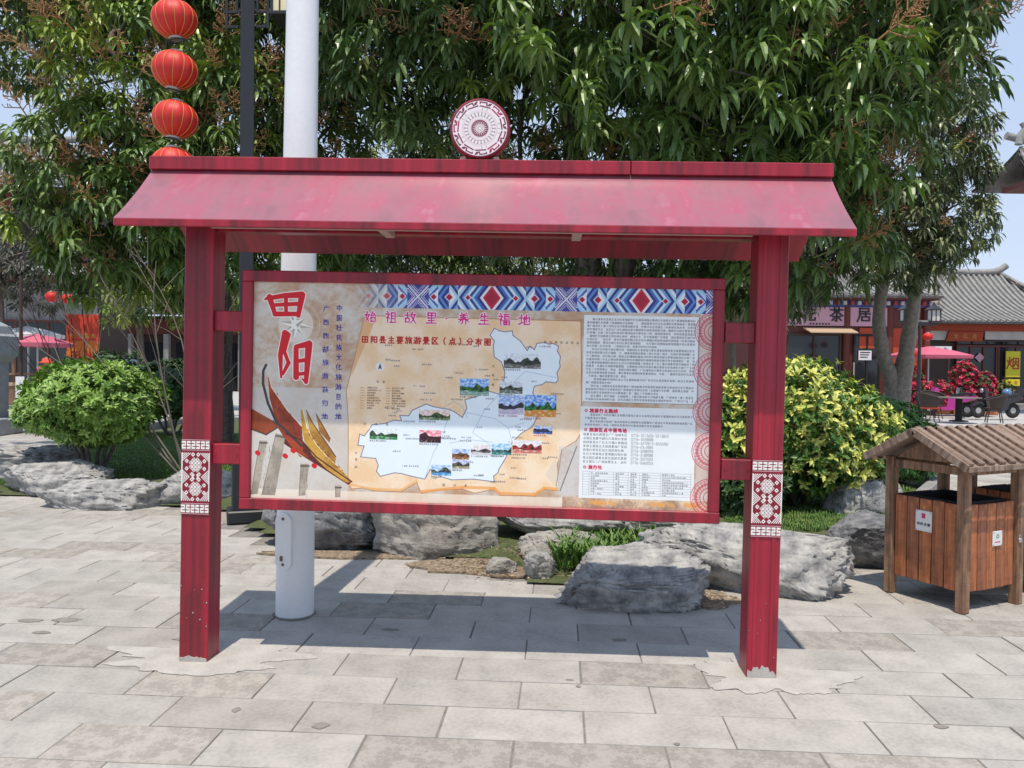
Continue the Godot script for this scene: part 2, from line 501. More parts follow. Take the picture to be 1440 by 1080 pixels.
# ---------- print: strokes on a 20 x 20 field for each written character ----------
const FANG := [[4, 1, 5, 3], [1, 5, 9, 5], [4, 5, 4, 10, 1, 18], [4, 9, 8, 9, 7, 18, 5, 17]]
const SHI := [[4, 1, 6, 3], [2, 5, 8, 5, 3, 11], [5, 9, 5, 19], [6, 10, 8, 12]]
const CAO := [[2, 4, 18, 4], [7, 1, 7, 6], [13, 1, 13, 6]]
const TU := [[1, 7, 8, 7], [5, 2, 5, 15], [1, 17, 8, 14]]
var GLYPH := {
	"田": [[3, 3, 3, 17], [3, 3, 17, 3, 17, 17], [3, 10, 17, 10], [10, 3, 10, 17], [3, 17, 17, 17]],
	"阳": [[3, 2, 3, 19], [3, 3, 8, 3, 6, 8, 8, 11, 6, 14, 4, 14], [11, 3, 11, 17], [11, 3, 18, 3, 18, 17], [11, 10, 18, 10], [11, 17, 18, 17]],
	"始": [[5, 2, 3, 11, 8, 17], [8, 6, 6, 12, 2, 18], [1, 7, 9, 7], [14, 2, 11, 8, 18, 7], [16, 5, 19, 9], [11, 11, 11, 18], [11, 11, 18, 11, 18, 18], [11, 17, 18, 17]],
	"祖": SHI + [[11, 3, 11, 17], [11, 3, 17, 3, 17, 17], [11, 8, 17, 8], [11, 12, 17, 12], [9, 18, 19, 18]],
	"故": [[1, 6, 9, 6], [5, 2, 5, 11], [2, 11, 2, 18], [2, 11, 8, 11, 8, 18], [2, 17, 8, 17], [13, 1, 10, 8], [12, 5, 19, 5], [17, 5, 15, 12, 10, 19], [12, 8, 15, 14, 19, 19]],
	"里": [[4, 2, 4, 10], [4, 2, 16, 2, 16, 10], [4, 6, 16, 6], [4, 10, 16, 10], [10, 2, 10, 18], [5, 14, 15, 14], [2, 18, 18, 18]],
	"·": [[9, 10, 11, 10]],
	"养": [[6, 1, 8, 3], [14, 1, 12, 3], [4, 5, 16, 5], [5, 8, 15, 8], [2, 11, 18, 11], [10, 3, 9, 9, 2, 16], [11, 9, 18, 15], [8, 13, 8, 16, 5, 19], [13, 13, 13, 19]],
	"生": [[6, 2, 3, 8], [5, 6, 17, 6], [4, 12, 16, 12], [10, 1, 10, 18], [1, 18, 19, 18]],
	"福": SHI + [[10, 2, 19, 2], [11, 5, 11, 9], [11, 5, 18, 5, 18, 9], [11, 9, 18, 9], [10, 12, 10, 19], [10, 12, 19, 12, 19, 19], [10, 15, 19, 15], [14, 12, 14, 19], [10, 18, 19, 18]],
	"地": TU + [[9, 9, 18, 6, 18, 12, 16, 13], [13, 2, 13, 14], [10, 5, 10, 17, 18, 17, 19, 14]],
	"县": [[6, 2, 6, 11], [6, 2, 14, 2, 14, 11], [6, 5, 14, 5], [6, 8, 14, 8], [2, 11, 18, 11], [9, 12, 5, 18, 16, 17], [13, 14, 17, 19]],
	"主": [[9, 1, 11, 3], [4, 6, 16, 6], [5, 12, 15, 12], [2, 18, 18, 18], [10, 6, 10, 18]],
	"要": [[2, 2, 18, 2], [4, 5, 4, 10], [4, 5, 16, 5, 16, 10], [4, 10, 16, 10], [8, 2, 8, 10], [12, 2, 12, 10], [9, 11, 6, 16, 15, 19], [13, 13, 10, 17, 4, 19], [2, 13, 18, 13]],
	"旅": FANG + [[12, 1, 10, 6], [11, 4, 19, 4], [17, 7, 11, 9], [12, 9, 12, 18, 14, 16], [15, 9, 15, 12, 19, 19], [18, 11, 15, 14]],
	"游": [[2, 2, 4, 4], [1, 8, 3, 10], [1, 18, 4, 12], [7, 1, 8, 3], [5, 5, 11, 5], [7, 5, 7, 10, 5, 18], [7, 9, 10, 9, 10, 18, 8, 17], [14, 1, 12, 6], [13, 4, 19, 4], [13, 8, 18, 8, 16, 11], [16, 10, 16, 18, 14, 17], [12, 13, 19, 13]],
	"景": [[5, 1, 5, 7], [5, 1, 15, 1, 15, 7], [5, 4, 15, 4], [5, 7, 15, 7], [2, 9, 18, 9], [6, 11, 6, 14], [6, 11, 14, 11, 14, 14], [6, 14, 14, 14], [10, 14, 10, 19, 8, 18], [6, 16, 3, 19], [14, 16, 17, 19]],
	"区": [[17, 2, 3, 2, 3, 18, 18, 18], [14, 5, 6, 15], [6, 6, 15, 15]],
	"（": [[14, 1, 11, 6, 11, 14, 14, 19]],
	"）": [[6, 1, 9, 6, 9, 14, 6, 19]],
	"点": [[10, 1, 10, 8], [10, 4, 17, 4], [5, 8, 5, 13], [5, 8, 15, 8, 15, 13], [5, 13, 15, 13], [4, 15, 2, 19], [7, 16, 8, 19], [12, 16, 13, 19], [16, 15, 18, 19]],
	"分": [[8, 2, 2, 10], [12, 2, 18, 10], [5, 10, 14, 10, 13, 18, 10, 17], [9, 10, 7, 15, 3, 19]],
	"布": [[2, 5, 18, 5], [9, 1, 7, 8, 2, 14], [6, 9, 6, 16], [6, 9, 15, 9, 15, 16, 13, 15], [10, 7, 10, 19]],
	"图": [[3, 2, 3, 18], [3, 2, 17, 2, 17, 18], [3, 18, 17, 18], [9, 4, 6, 9], [8, 6, 14, 6, 5, 13], [8, 7, 15, 12], [10, 12, 11, 13], [8, 14, 12, 16]],
	"中": [[3, 5, 3, 12], [3, 5, 17, 5, 17, 12], [3, 12, 17, 12], [10, 1, 10, 19]],
	"国": [[3, 2, 3, 18], [3, 2, 17, 2, 17, 18], [3, 18, 17, 18], [6, 6, 14, 6], [6, 10, 14, 10], [6, 14, 14, 14], [10, 6, 10, 14], [12, 11, 14, 13]],
	"壮": [[5, 1, 5, 19], [1, 4, 3, 8], [1, 14, 5, 10], [8, 8, 19, 8], [14, 2, 14, 17], [9, 17, 18, 17]],
	"民": [[4, 2, 15, 2, 15, 7, 4, 7], [4, 2, 4, 18, 8, 15], [4, 11, 17, 11], [10, 7, 13, 15, 17, 19, 18, 16]],
	"族": FANG + [[12, 1, 10, 6], [11, 4, 19, 4], [12, 7, 10, 10], [12, 9, 18, 9], [10, 13, 19, 13], [15, 9, 14, 14, 10, 19], [15, 14, 19, 19]],
	"文": [[9, 1, 11, 3], [2, 6, 18, 6], [14, 6, 10, 13, 3, 19], [6, 6, 10, 13, 18, 19]],
	"化": [[6, 1, 1, 10], [4, 7, 4, 19], [16, 3, 9, 11], [11, 2, 11, 17, 18, 17, 18, 14]],
	"目": [[5, 2, 5, 18], [5, 2, 15, 2, 15, 18], [5, 7, 15, 7], [5, 12, 15, 12], [5, 18, 15, 18]],
	"的": [[5, 1, 4, 5], [2, 5, 2, 17], [2, 5, 8, 5, 8, 17], [2, 11, 8, 11], [2, 17, 8, 17], [13, 1, 10, 9], [12, 5, 18, 5, 18, 17, 15, 17], [13, 9, 15, 12]],
	"广": [[9, 1, 11, 3], [4, 5, 18, 5], [4, 5, 4, 12, 1, 19]],
	"西": [[2, 3, 18, 3], [3, 7, 3, 18], [3, 7, 17, 7, 17, 18], [3, 17, 17, 17], [8, 3, 8, 9, 5, 13], [12, 3, 12, 12, 16, 12]],
	"部": [[6, 1, 7, 3], [1, 5, 11, 5], [4, 6, 5, 10], [9, 6, 7, 10], [0, 11, 12, 11], [2, 14, 2, 19], [2, 14, 10, 14, 10, 19], [2, 18, 10, 18], [14, 2, 14, 19], [14, 2, 18, 2, 16, 8, 19, 12, 16, 14]],
	"获": CAO + [[8, 8, 2, 13], [4, 9, 7, 13, 7, 18, 5, 18], [7, 13, 2, 18], [10, 12, 19, 12], [14, 8, 14, 13, 10, 19], [14, 13, 19, 19], [16, 9, 18, 11]],
	"归": [[3, 4, 3, 12], [7, 2, 7, 11, 3, 19], [10, 4, 18, 4, 18, 17], [11, 10, 18, 10], [10, 17, 18, 17]],
	"茶": CAO + [[10, 6, 2, 12], [10, 6, 18, 12], [5, 13, 15, 13], [10, 9, 10, 19, 8, 18], [7, 15, 4, 18], [13, 15, 16, 18]],
	"花": CAO + [[7, 7, 2, 13], [5, 10, 5, 19], [16, 9, 10, 14], [11, 8, 11, 18, 18, 18, 18, 15]],
	"居": [[4, 2, 16, 2, 16, 6, 4, 6], [4, 2, 4, 12, 1, 19], [6, 9, 18, 9], [12, 6, 12, 13], [7, 13, 7, 18], [7, 13, 17, 13, 17, 18], [7, 18, 17, 18]],
	"烟": [[5, 2, 5, 9, 1, 18], [2, 6, 3, 9], [8, 5, 6, 9], [5, 10, 8, 15], [10, 3, 10, 18], [10, 3, 18, 3, 18, 18], [10, 18, 18, 18], [12, 8, 16, 8], [14, 5, 14, 9, 11, 15], [14, 10, 17, 14]],
	"州": [[4, 2, 4, 12, 1, 19], [10, 3, 10, 17], [16, 2, 16, 19], [2, 7, 1, 10], [6, 7, 8, 10], [12, 7, 14, 10]],
	"古": [[2, 6, 18, 6], [10, 1, 10, 11], [4, 11, 4, 18], [4, 11, 16, 11, 16, 18], [4, 17, 16, 17]],
	"城": TU + [[9, 6, 19, 6], [10, 6, 10, 12, 7, 19], [10, 10, 14, 10, 14, 15, 12, 15], [14, 1, 15, 10, 18, 18, 19, 14], [18, 9, 13, 18], [16, 2, 18, 4]],
	"行": [[7, 1, 3, 6], [7, 6, 2, 12], [5, 9, 5, 19], [10, 4, 18, 4], [9, 9, 19, 9], [15, 9, 15, 19, 12, 18]],
	"社": SHI + [[11, 8, 18, 8], [14, 2, 14, 17], [10, 17, 19, 17]],
	"路": [[2, 2, 2, 7], [2, 2, 8, 2, 8, 7, 2, 7], [5, 7, 5, 18], [5, 12, 9, 12], [2, 11, 2, 18], [1, 18, 9, 16], [13, 1, 10, 8], [13, 4, 18, 4, 10, 12], [12, 5, 19, 12], [12, 13, 12, 19], [12, 13, 18, 13, 18, 19], [12, 18, 18, 18]],
	"线": [[6, 1, 2, 8, 7, 7, 2, 13, 8, 12], [1, 18, 8, 15], [10, 6, 19, 5], [9, 11, 19, 10], [13, 1, 14, 10, 18, 18, 19, 15], [18, 10, 10, 18], [16, 1, 18, 3]],
	"电": [[3, 4, 3, 13], [3, 4, 16, 4, 16, 13], [3, 8, 16, 8], [3, 13, 16, 13], [10, 1, 10, 17, 18, 17, 18, 14]],
	"话": [[3, 1, 5, 4], [1, 8, 5, 8, 5, 17, 8, 14], [17, 2, 10, 4], [8, 8, 19, 8], [14, 3, 14, 12], [10, 12, 10, 19], [10, 12, 18, 12, 18, 19], [10, 18, 18, 18]],
}
const DIGIT := {"0": [[1, 0, 9, 0, 9, 18, 1, 18, 1, 0]], "7": [[0, 0, 10, 0, 4, 18]], "6": [[8, 0, 1, 9, 1, 18, 9, 18, 9, 9, 1, 9]], "3": [[0, 0, 9, 0, 9, 18, 0, 18], [2, 9, 9, 9]], "2": [[1, 0, 9, 0, 9, 9, 1, 9, 1, 18, 9, 18]], "1": [[5, 0, 5, 18]], "5": [[9, 0, 1, 0, 1, 8, 9, 8, 9, 18, 0, 18]], "8": [[1, 0, 9, 0, 9, 18, 1, 18, 1, 0], [1, 9, 9, 9]], "9": [[9, 9, 1, 9, 1, 0, 9, 0, 9, 18, 2, 18]], "-": [[1, 9, 9, 9]]}
var cv: Image
var cw := 0
var ch := 0
var ox := 0.0
var oy := 0.0


func canvas(w: int, h: int, col: Color) -> void:
	cv = Image.create(w, h, false, Image.FORMAT_RGB8)
	cv.fill(col)
	cw = w
	ch = h
	ox = 0.0
	oy = 0.0


func dab(x: int, y: int, col: Color, a: float) -> void:
	if x >= 0 and y >= 0 and x < cw and y < ch and a > 0.0:
		cv.set_pixel(x, y, cv.get_pixel(x, y).lerp(col, min(a, 1.0)))


func seg(x0: float, y0: float, x1: float, y1: float, r: float, col: Color, a: float = 1.0, r2: float = -1.0) -> void:
	x0 += ox
	x1 += ox
	y0 += oy
	y1 += oy
	var re := r if r2 < 0.0 else r2
	var rm: float = max(r, re) + 1.0
	var d := Vector2(x1 - x0, y1 - y0)
	var l2: float = max(d.length_squared(), 1e-6)
	for y in range(int(max(0.0, floor(min(y0, y1) - rm))), int(min(ch - 1.0, ceil(max(y0, y1) + rm))) + 1):
		for x in range(int(max(0.0, floor(min(x0, x1) - rm))), int(min(cw - 1.0, ceil(max(x0, x1) + rm))) + 1):
			var q := Vector2(x + 0.5 - x0, y + 0.5 - y0)
			var k: float = clamp(q.dot(d) / l2, 0.0, 1.0)
			var e: float = lerp(r, re, k) + 0.5 - (q - d * k).length()
			if e > 0.0:
				dab(x, y, col, min(e, 1.0) * a)


func line(p: Array, r: float, col: Color, a: float = 1.0) -> void:
	for i in range(0, p.size() - 3, 2):
		seg(p[i], p[i + 1], p[i + 2], p[i + 3], r, col, a)


func fillp(p: Array, col: Color, a: float = 1.0, grit: float = 0.0, col2: Color = Color.WHITE) -> void:
	# filled outline; grit mixes in col2 by noise
	var ys := 1e9
	var ye := -1e9
	for i in range(1, p.size(), 2):
		ys = min(ys, p[i] + oy)
		ye = max(ye, p[i] + oy)
	var m := p.size() / 2
	for y in range(int(max(0.0, ys)), int(min(ch - 1.0, ye)) + 1):
		var xs := []
		var yy := y + 0.5 - oy
		for i in m:
			var j := (i + 1) % m
			var a0: float = p[i * 2 + 1]
			var a1: float = p[j * 2 + 1]
			if (a0 <= yy) != (a1 <= yy):
				xs.append(p[i * 2] + (yy - a0) / (a1 - a0) * (p[j * 2] - p[i * 2]) + ox)
		xs.sort()
		for i in range(0, xs.size() - 1, 2):
			for x in range(int(max(0.0, xs[i])), int(min(cw - 1.0, xs[i + 1])) + 1):
				var k := col
				if grit > 0.0:
					k = col.lerp(col2, clamp(0.45 + noise.get_noise_2d(x * 0.9, y * 0.9) * 1.2 + noise.get_noise_2d(x * 9.0, y * 9.0) * 0.45, 0.0, 1.0) * grit)
				dab(x, y, k, a)


func rect(x: float, y: float, w: float, h: float, col: Color, a: float = 1.0, grit: float = 0.0, col2: Color = Color.WHITE) -> void:
	fillp([x, y, x + w, y, x + w, y + h, x, y + h], col, a, grit, col2)


func write(c: String, cx: float, cy: float, size: float, r: float, col: Color, taper: float = 0.0, sx: float = 1.0) -> void:
	var k := size / 20.0
	for s in GLYPH[c]:
		var m: int = s.size() / 2 - 1
		for i in m:
			var r0: float = r * (1.0 + taper * (0.35 - float(i) / m))
			var r1: float = r * (1.0 + taper * (0.35 - float(i + 1) / m))
			seg(cx + (s[i * 2] - 10) * k * sx, cy + (s[i * 2 + 1] - 10) * k, cx + (s[i * 2 + 2] - 10) * k * sx, cy + (s[i * 2 + 3] - 10) * k, r0, col, 1.0, r1)


func scribble(x: float, y: float, s: float, col: Color, a: float = 0.75) -> void:
	# a character too small to read in the photograph
	var g: Array = GLYPH.values()[rng.randi() % GLYPH.size()]
	for st in g:
		for i in range(0, st.size() - 3, 2):
			seg(x + st[i] * s / 20.0, y + st[i + 1] * s / 20.0, x + st[i + 2] * s / 20.0, y + st[i + 3] * s / 20.0, 0.35, col, a)


func digits(txt: String, x: float, y: float, h: float, col: Color) -> void:
	for c in txt:
		if DIGIT.has(c):
			for st in DIGIT[c]:
				for i in range(0, st.size() - 3, 2):
					seg(x + st[i] * h / 20.0, y + st[i + 1] * h / 20.0, x + st[i + 2] * h / 20.0, y + st[i + 3] * h / 20.0, 0.4, col, 0.8)
		x += h * 0.68


func ring(cx: float, cy: float, r: float, w: float, col: Color, a: float = 1.0) -> void:
	var m := int(max(12.0, r * 0.8))
	for i in m:
		seg(cx + cos(TAU * i / m) * r, cy + sin(TAU * i / m) * r, cx + cos(TAU * (i + 1) / m) * r, cy + sin(TAU * (i + 1) / m) * r, w, col, a)


func picture(x: float, y: float, w: float, h: float, sky: Color, hill: Color, low: Color, sd: int) -> void:
	# small landscape print: sky, an uneven ridge, a lower band
	var f := FastNoiseLite.new()
	f.seed = sd
	f.frequency = 0.02
	f.fractal_octaves = 2
	for j in int(h):
		for i in int(w):
			var rid: float = 0.42 + f.get_noise_1d(i * 1.2) * 0.32
			var bank: float = 0.72 + f.get_noise_1d(i * 0.7 + 400.0) * 0.12
			var v := j / h
			var g: float = f.get_noise_2d(i * 3.0, j * 4.5)
			var k := sky.lerp(Color(1, 1, 1), clamp(0.35 + g * 0.8, 0.0, 0.8))
			if v > rid:
				k = hill.lerp(Color(0.1, 0.12, 0.08), clamp(0.4 + g * 1.2, 0.0, 1.0))
			if v > bank:
				k = low.lerp(Color(0.9, 0.92, 0.9), clamp(g * 1.2, 0.0, 0.7))
			dab(int(x + i + ox), int(y + j + oy), k, 1.0)


func brocade(x0: float, x1: float, y1: float) -> void:
	var pal := [Color(0.66, 0.06, 0.2), Color(0.66, 0.06, 0.2), Color(0.75, 0.12, 0.28), Color(0.92, 0.92, 0.95), Color(0.18, 0.2, 0.5), Color(0.27, 0.42, 0.75), Color(0.6, 0.8, 0.93), Color(0.2, 0.24, 0.55), Color(0.85, 0.92, 0.97), Color(0.45, 0.66, 0.86), Color(0.2, 0.22, 0.52), Color(0.66, 0.84, 0.95), Color(0.93, 0.94, 0.97), Color(0.24, 0.34, 0.68), Color(0.55, 0.1, 0.3), Color(0.3, 0.45, 0.78), Color(0.2, 0.2, 0.5), Color(0.35, 0.55, 0.85), Color(0.2, 0.22, 0.55), Color(0.62, 0.82, 0.95), Color(0.7, 0.86, 0.96), Color(0.3, 0.4, 0.72), Color(0.9, 0.93, 0.97)]
	for y in range(0, int(y1)):
		for x in range(int(x0), int(x1)):
			var u: float = fposmod(x - 836.0 + 260.5, 521.0) - 260.5
			var au: float = abs(u)
			var vv: float = abs(y - y1 * 0.5)
			var d: float = au + vv * 0.75 if au < 190.0 else (521.0 - au - 75.0 - vv * 0.9)
			if au >= 70.0 and au < 190.0:
				d = au + vv * (0.9 if au < 120.0 or au > 150.0 else -0.9) * 0.8
			var k: Color = pal[clampi(int(abs(d) / 10.5), 0, pal.size() - 1)]
			# small lozenges and the white lattice of the cross
			for lz in [[84.0, 10.0], [150.0, 13.0], [205.0, 11.0]]:
				var e: float = abs(au - lz[0]) + vv
				if e < lz[1]:
					k = Color(0.68, 0.05, 0.2)
				elif e < lz[1] + 4.0:
					k = Color(0.9, 0.92, 0.96)
			if au > 222.0:
				var e2: float = abs((260.5 - au) - vv * 0.9)
				k = Color(0.93, 0.93, 0.97) if int(e2 / 4.5) % 2 == 0 and e2 < 20.0 else Color(0.25, 0.27, 0.6)
				if (260.5 - au) + vv * 0.6 < 5.0:
					k = Color(0.95, 0.95, 0.97)
				if int(x + y) % 9 < 2 and e2 < 16.0:
					k = Color(0.3, 0.3, 0.65)
			var a: float = clamp((x - x0) / 190.0, 0.0, 1.0)
			dab(int(x + ox), y, k, a)


func print_map() -> ImageTexture:
	var w := 1616
	var h := 770
	canvas(w, h, Color(0.72, 0.66, 0.58))
	var f := FastNoiseLite.new()
	f.seed = 12
	f.frequency = 0.006
	f.fractal_octaves = 5
	var g := FastNoiseLite.new()
	g.seed = 19
	g.frequency = 0.03
	g.fractal_octaves = 4
	for y in h:
		for x in w:
			var a: float = f.get_noise_2d(x, y) * 1.3
			var b: float = g.get_noise_2d(x, y * 1.3)
			var k := Color(0.8, 0.73, 0.66).lerp(Color(0.72, 0.54, 0.4), clamp(a + 0.15 + b * 0.6, 0.0, 1.0) * 0.75)
			k = k.lerp(Color(0.84, 0.82, 0.79), clamp(-a * 1.1 + 0.1 - b * 0.7, 0.0, 1.0))
			if x < 350 and y > 372:
				k = k.lerp(Color(0.83, 0.82, 0.8), 0.75)
			if y > 735:
				k = k.lerp(Color(0.97, 0.92, 0.84), 0.7)
			cv.set_pixel(x, y, k)
	ox = 11.0
	oy = -4.0
	# compass
	for r in [[86.0, 1.2], [80.0, 0.6], [62.0, 2.0], [66.0, 0.8], [150.0, 0.6], [120.0, 0.5]]:
		ring(141, 154, r[0], r[1], Color(0.86, 0.84, 0.78), 0.6)
	for y in range(92, 216):
		for x in range(79, 203):
			if Vector2(x - 141, y - 154).length() < 61:
				dab(int(x + ox), int(y + oy), Color(0.92, 0.91, 0.87), 0.7)
	for i in 8:
		var an := TAU * i / 8.0 + 0.15
		var ln := 60.0 if i % 2 == 0 else 42.0
		var tip := Vector2(cos(an), sin(an)) * ln
		var sd := Vector2(-sin(an), cos(an)) * 13.0
		fillp([141, 154, 141 + sd.x, 154 + sd.y, 141 + tip.x, 154 + tip.y], Color(0.7, 0.68, 0.62))
		fillp([141, 154, 141 - sd.x, 154 - sd.y, 141 + tip.x, 154 + tip.y], Color(0.96, 0.95, 0.92))
	# parchment sheet
	var parch := [386, 124, 405, 117, 1150, 121, 1159, 388, 1159, 513, 1144, 539, 1095, 571, 1072, 653, 1086, 716, 1036, 714, 1012, 724, 1006, 737, 880, 738, 861, 719, 848, 720, 792, 734, 747, 720, 678, 725, 646, 729, 602, 740, 585, 702, 532, 736, 430, 736, 392, 727, 353, 732, 340, 713, 338, 599, 336, 485, 327, 384, 339, 333, 357, 257]
	fillp(parch, Color(0.97, 0.88, 0.77), 1.0, 0.6, Color(0.92, 0.75, 0.54))
	line(parch + [386, 124], 1.4, Color(0.62, 0.4, 0.24), 0.7)
	fillp([1040, 660, 1075, 600, 1086, 716], Color(0.9, 0.84, 0.75))
	fillp([386, 124, 430, 118, 400, 200, 370, 270, 345, 330, 357, 257], Color(0.86, 0.62, 0.4), 0.6)
	line([346, 716, 430, 730, 532, 730, 585, 698], 4.0, Color(0.93, 0.66, 0.36), 0.6)
	line([602, 734, 747, 714, 848, 714, 861, 714, 880, 731, 1006, 731, 1036, 708, 1086, 710], 5.0, Color(0.94, 0.62, 0.3), 0.7)
	# county map
	var cm := [833, 177, 848, 152, 867, 161, 886, 164, 911, 160, 914, 176, 940, 194, 965, 228, 974, 212, 990, 224, 999, 202, 1027, 198, 1040, 204, 1055, 201, 1074, 210, 1071, 228, 1082, 247, 1079, 266, 1082, 281, 1071, 303, 1076, 328, 1068, 338, 1033, 335, 1021, 345, 993, 352, 988, 374, 1004, 417, 1005, 461, 993, 486, 981, 499, 950, 519, 920, 551, 902, 598, 890, 621, 875, 647, 872, 659, 857, 672, 860, 691, 784, 684, 709, 689, 670, 678, 632, 654, 614, 689, 569, 681, 531, 672, 505, 670, 455, 684, 441, 666, 447, 646, 437, 621, 383, 617, 395, 578, 373, 576, 378, 537, 394, 543, 413, 518, 422, 502, 464, 497, 501, 484, 527, 486, 520, 467, 552, 467, 564, 447, 614, 424, 640, 433, 697, 441, 716, 450, 742, 468, 757, 436, 750, 405, 765, 401, 803, 388, 828, 372, 872, 383, 884, 345, 889, 307, 876, 270, 850, 252, 846, 215, 849, 196]
	fillp(cm, Color(0.9, 0.95, 0.98), 1.0, 0.3, Color(0.97, 0.98, 1.0))
	line(cm + [833, 177], 1.3, Color(0.32, 0.34, 0.5), 0.9)
	for q in [[614, 689, 640, 600, 672, 540, 700, 440], [757, 450, 860, 470, 905, 500, 960, 480], [905, 500, 920, 551], [888, 372, 960, 300, 1070, 320], [668, 440, 710, 412, 742, 430, 760, 470], [870, 383, 820, 440, 780, 520, 840, 560], [700, 560, 760, 545, 850, 552]]:
		line(q, 0.7, Color(0.5, 0.62, 0.75), 0.8)
	for i in 70:
		var px: float = rng.randf_range(400, 1060)
		var py: float = rng.randf_range(190, 700)
		for k in rng.randi_range(3, 7):
			scribble(px + k * 7.0, py, 6.0, Color(0.25, 0.25, 0.32), 0.55)
	for q in [[391, 494], [430, 494], [470, 494], [362, 598], [362, 622], [362, 648], [676, 703], [716, 703], [754, 703], [842, 280], [842, 312], [842, 345]]:
		scribble(q[0], q[1], 10.0, Color(0.3, 0.22, 0.16), 0.9)
	for k in 7:
		scribble(1022.0 + k * 19.0, 192.0, 10.0, Color(0.25, 0.18, 0.12), 0.9)
	# small views
	var views := [[731, 330, 103, 60], [884, 239, 130, 52], [871, 338, 81, 42], [869, 386, 89, 67], [960, 382, 112, 77], [588, 444, 111, 36], [414, 513, 99, 40], [591, 516, 77, 44], [993, 490, 67, 29], [921, 542, 103, 46], [848, 556, 70, 40], [775, 563, 70, 35], [709, 579, 61, 37], [710, 617, 61, 32], [636, 638, 71, 37]]
	var tones := [[Color(0.35, 0.6, 0.9), Color(0.2, 0.5, 0.2), Color(0.5, 0.65, 0.6)], [Color(0.8, 0.85, 0.9), Color(0.25, 0.28, 0.25), Color(0.4, 0.4, 0.4)], [Color(0.75, 0.8, 0.85), Color(0.35, 0.4, 0.35), Color(0.4, 0.45, 0.42)], [Color(0.5, 0.65, 0.9), Color(0.2, 0.2, 0.32), Color(0.75, 0.72, 0.82)], [Color(0.3, 0.55, 0.9), Color(0.1, 0.55, 0.25), Color(0.85, 0.55, 0.2)], [Color(0.9, 0.75, 0.7), Color(0.3, 0.4, 0.2), Color(0.4, 0.5, 0.35)], [Color(0.85, 0.9, 0.9), Color(0.25, 0.4, 0.25), Color(0.2, 0.5, 0.3)], [Color(0.9, 0.45, 0.55), Color(0.35, 0.1, 0.2), Color(0.2, 0.08, 0.12)], [Color(0.65, 0.75, 0.95), Color(0.2, 0.25, 0.5), Color(0.25, 0.35, 0.65)], [Color(0.85, 0.85, 0.88), Color(0.75, 0.2, 0.2), Color(0.8, 0.45, 0.4)], [Color(0.5, 0.75, 0.9), Color(0.25, 0.35, 0.3), Color(0.2, 0.5, 0.5)], [Color(0.85, 0.82, 0.85), Color(0.4, 0.35, 0.4), Color(0.8, 0.78, 0.8)], [Color(0.5, 0.65, 0.9), Color(0.6, 0.35, 0.2), Color(0.55, 0.35, 0.2)], [Color(0.6, 0.65, 0.85), Color(0.4, 0.4, 0.35), Color(0.6, 0.55, 0.45)], [Color(0.55, 0.75, 0.95), Color(0.4, 0.45, 0.4), Color(0.3, 0.6, 0.85)]]
	for i in views.size():
		var q: Array = views[i]
		picture(q[0], q[1], q[2], q[3], tones[i][0], tones[i][1], tones[i][2], 60 + i)
		for k in rng.randi_range(5, 9):
			scribble(q[0] + k * 7.5, q[1] + q[3] + 2.0, 6.5, Color(0.6, 0.15, 0.3) if i in [3, 4, 8] else Color(0.25, 0.25, 0.3), 0.7)
	# north mark and legend
	ring(446, 296, 11, 5.0, Color(0.93, 0.92, 0.9), 0.8)
	fillp([446, 284, 452, 306, 446, 301, 440, 306], Color(0.2, 0.25, 0.4))
	for r in 9:
		for cc in [0, 1]:
			seg(378 + cc * 92, 372 + r * 9, 390 + cc * 92, 372 + r * 9, 0.6, Color(0.4, 0.3, 0.25), 0.8)
			for k in rng.randi_range(3, 8):
				scribble(402.0 + cc * 88.0 + k * 6.2, 368.0 + r * 9.0, 6.0, Color(0.35, 0.25, 0.2), 0.7)
	for k in 2:
		scribble(434.0 + k * 22.0, 345.0, 9.0, Color(0.35, 0.25, 0.2), 0.9)
	# border and titles
	brocade(352, 1606, 84)
	var tx := [408, 481, 551, 626, 679, 740, 813, 881, 953]
	var ts := ["始", "祖", "故", "里", "·", "养", "生", "福", "地"]
	for pass_no in 2:
		for i in 9:
			write(ts[i], tx[i], 121, 44, 4.6 if pass_no == 0 else 2.3, Color(0.97, 0.93, 0.95) if pass_no == 0 else Color(0.85, 0.06, 0.5), 0.6)
	var t2 := ["田", "阳", "县", "主", "要", "旅", "游", "景", "区", "（", "点", "）", "分", "布", "图"]
	for i in 15:
		write(t2[i], 391.0 + i * 31.0, 201, 27, 1.9, Color(0.72, 0.08, 0.1), 0.0)
	var col1 := ["中", "国", "壮", "民", "族", "文", "化", "旅", "游", "目", "的", "地"]
	for i in 12:
		write(col1[i], 297.0 + i * 0.3, 93.0 + i * 34.8, 23, 1.35, Color(0.2, 0.16, 0.55), 0.5)
	var col2 := ["广", "西", "西", "部", "旅", "游", "获", "归", "地"]
	for i in 9:
		write(col2[i], 250.0 + i * 0.2, 96.0 + i * 47.6, 23, 1.35, Color(0.25, 0.2, 0.58), 0.5)
	# eaves and columns artwork
	for q in [[19, 569, 45, 569, 13, 761, -10, 762], [77, 542, 112, 548, 77, 763, 29, 763], [169, 648, 198, 647, 187, 760, 164, 762], [295, 721, 315, 720, 312, 762, 296, 763]]:
		fillp(q, Color(0.72, 0.68, 0.62), 1.0, 0.6, Color(0.5, 0.47, 0.43))
		line([q[0], q[1], q[6], q[7]], 1.0, Color(0.4, 0.36, 0.32), 0.8)
		line([q[0], q[1] + 8, q[2], q[3] + 8], 3.0, Color(0.35, 0.32, 0.3), 0.9)
	fillp([-12, 456, 66, 498, 83, 520, 41, 547, -12, 529], Color(0.66, 0.32, 0.16), 1.0, 0.5, Color(0.45, 0.16, 0.08))
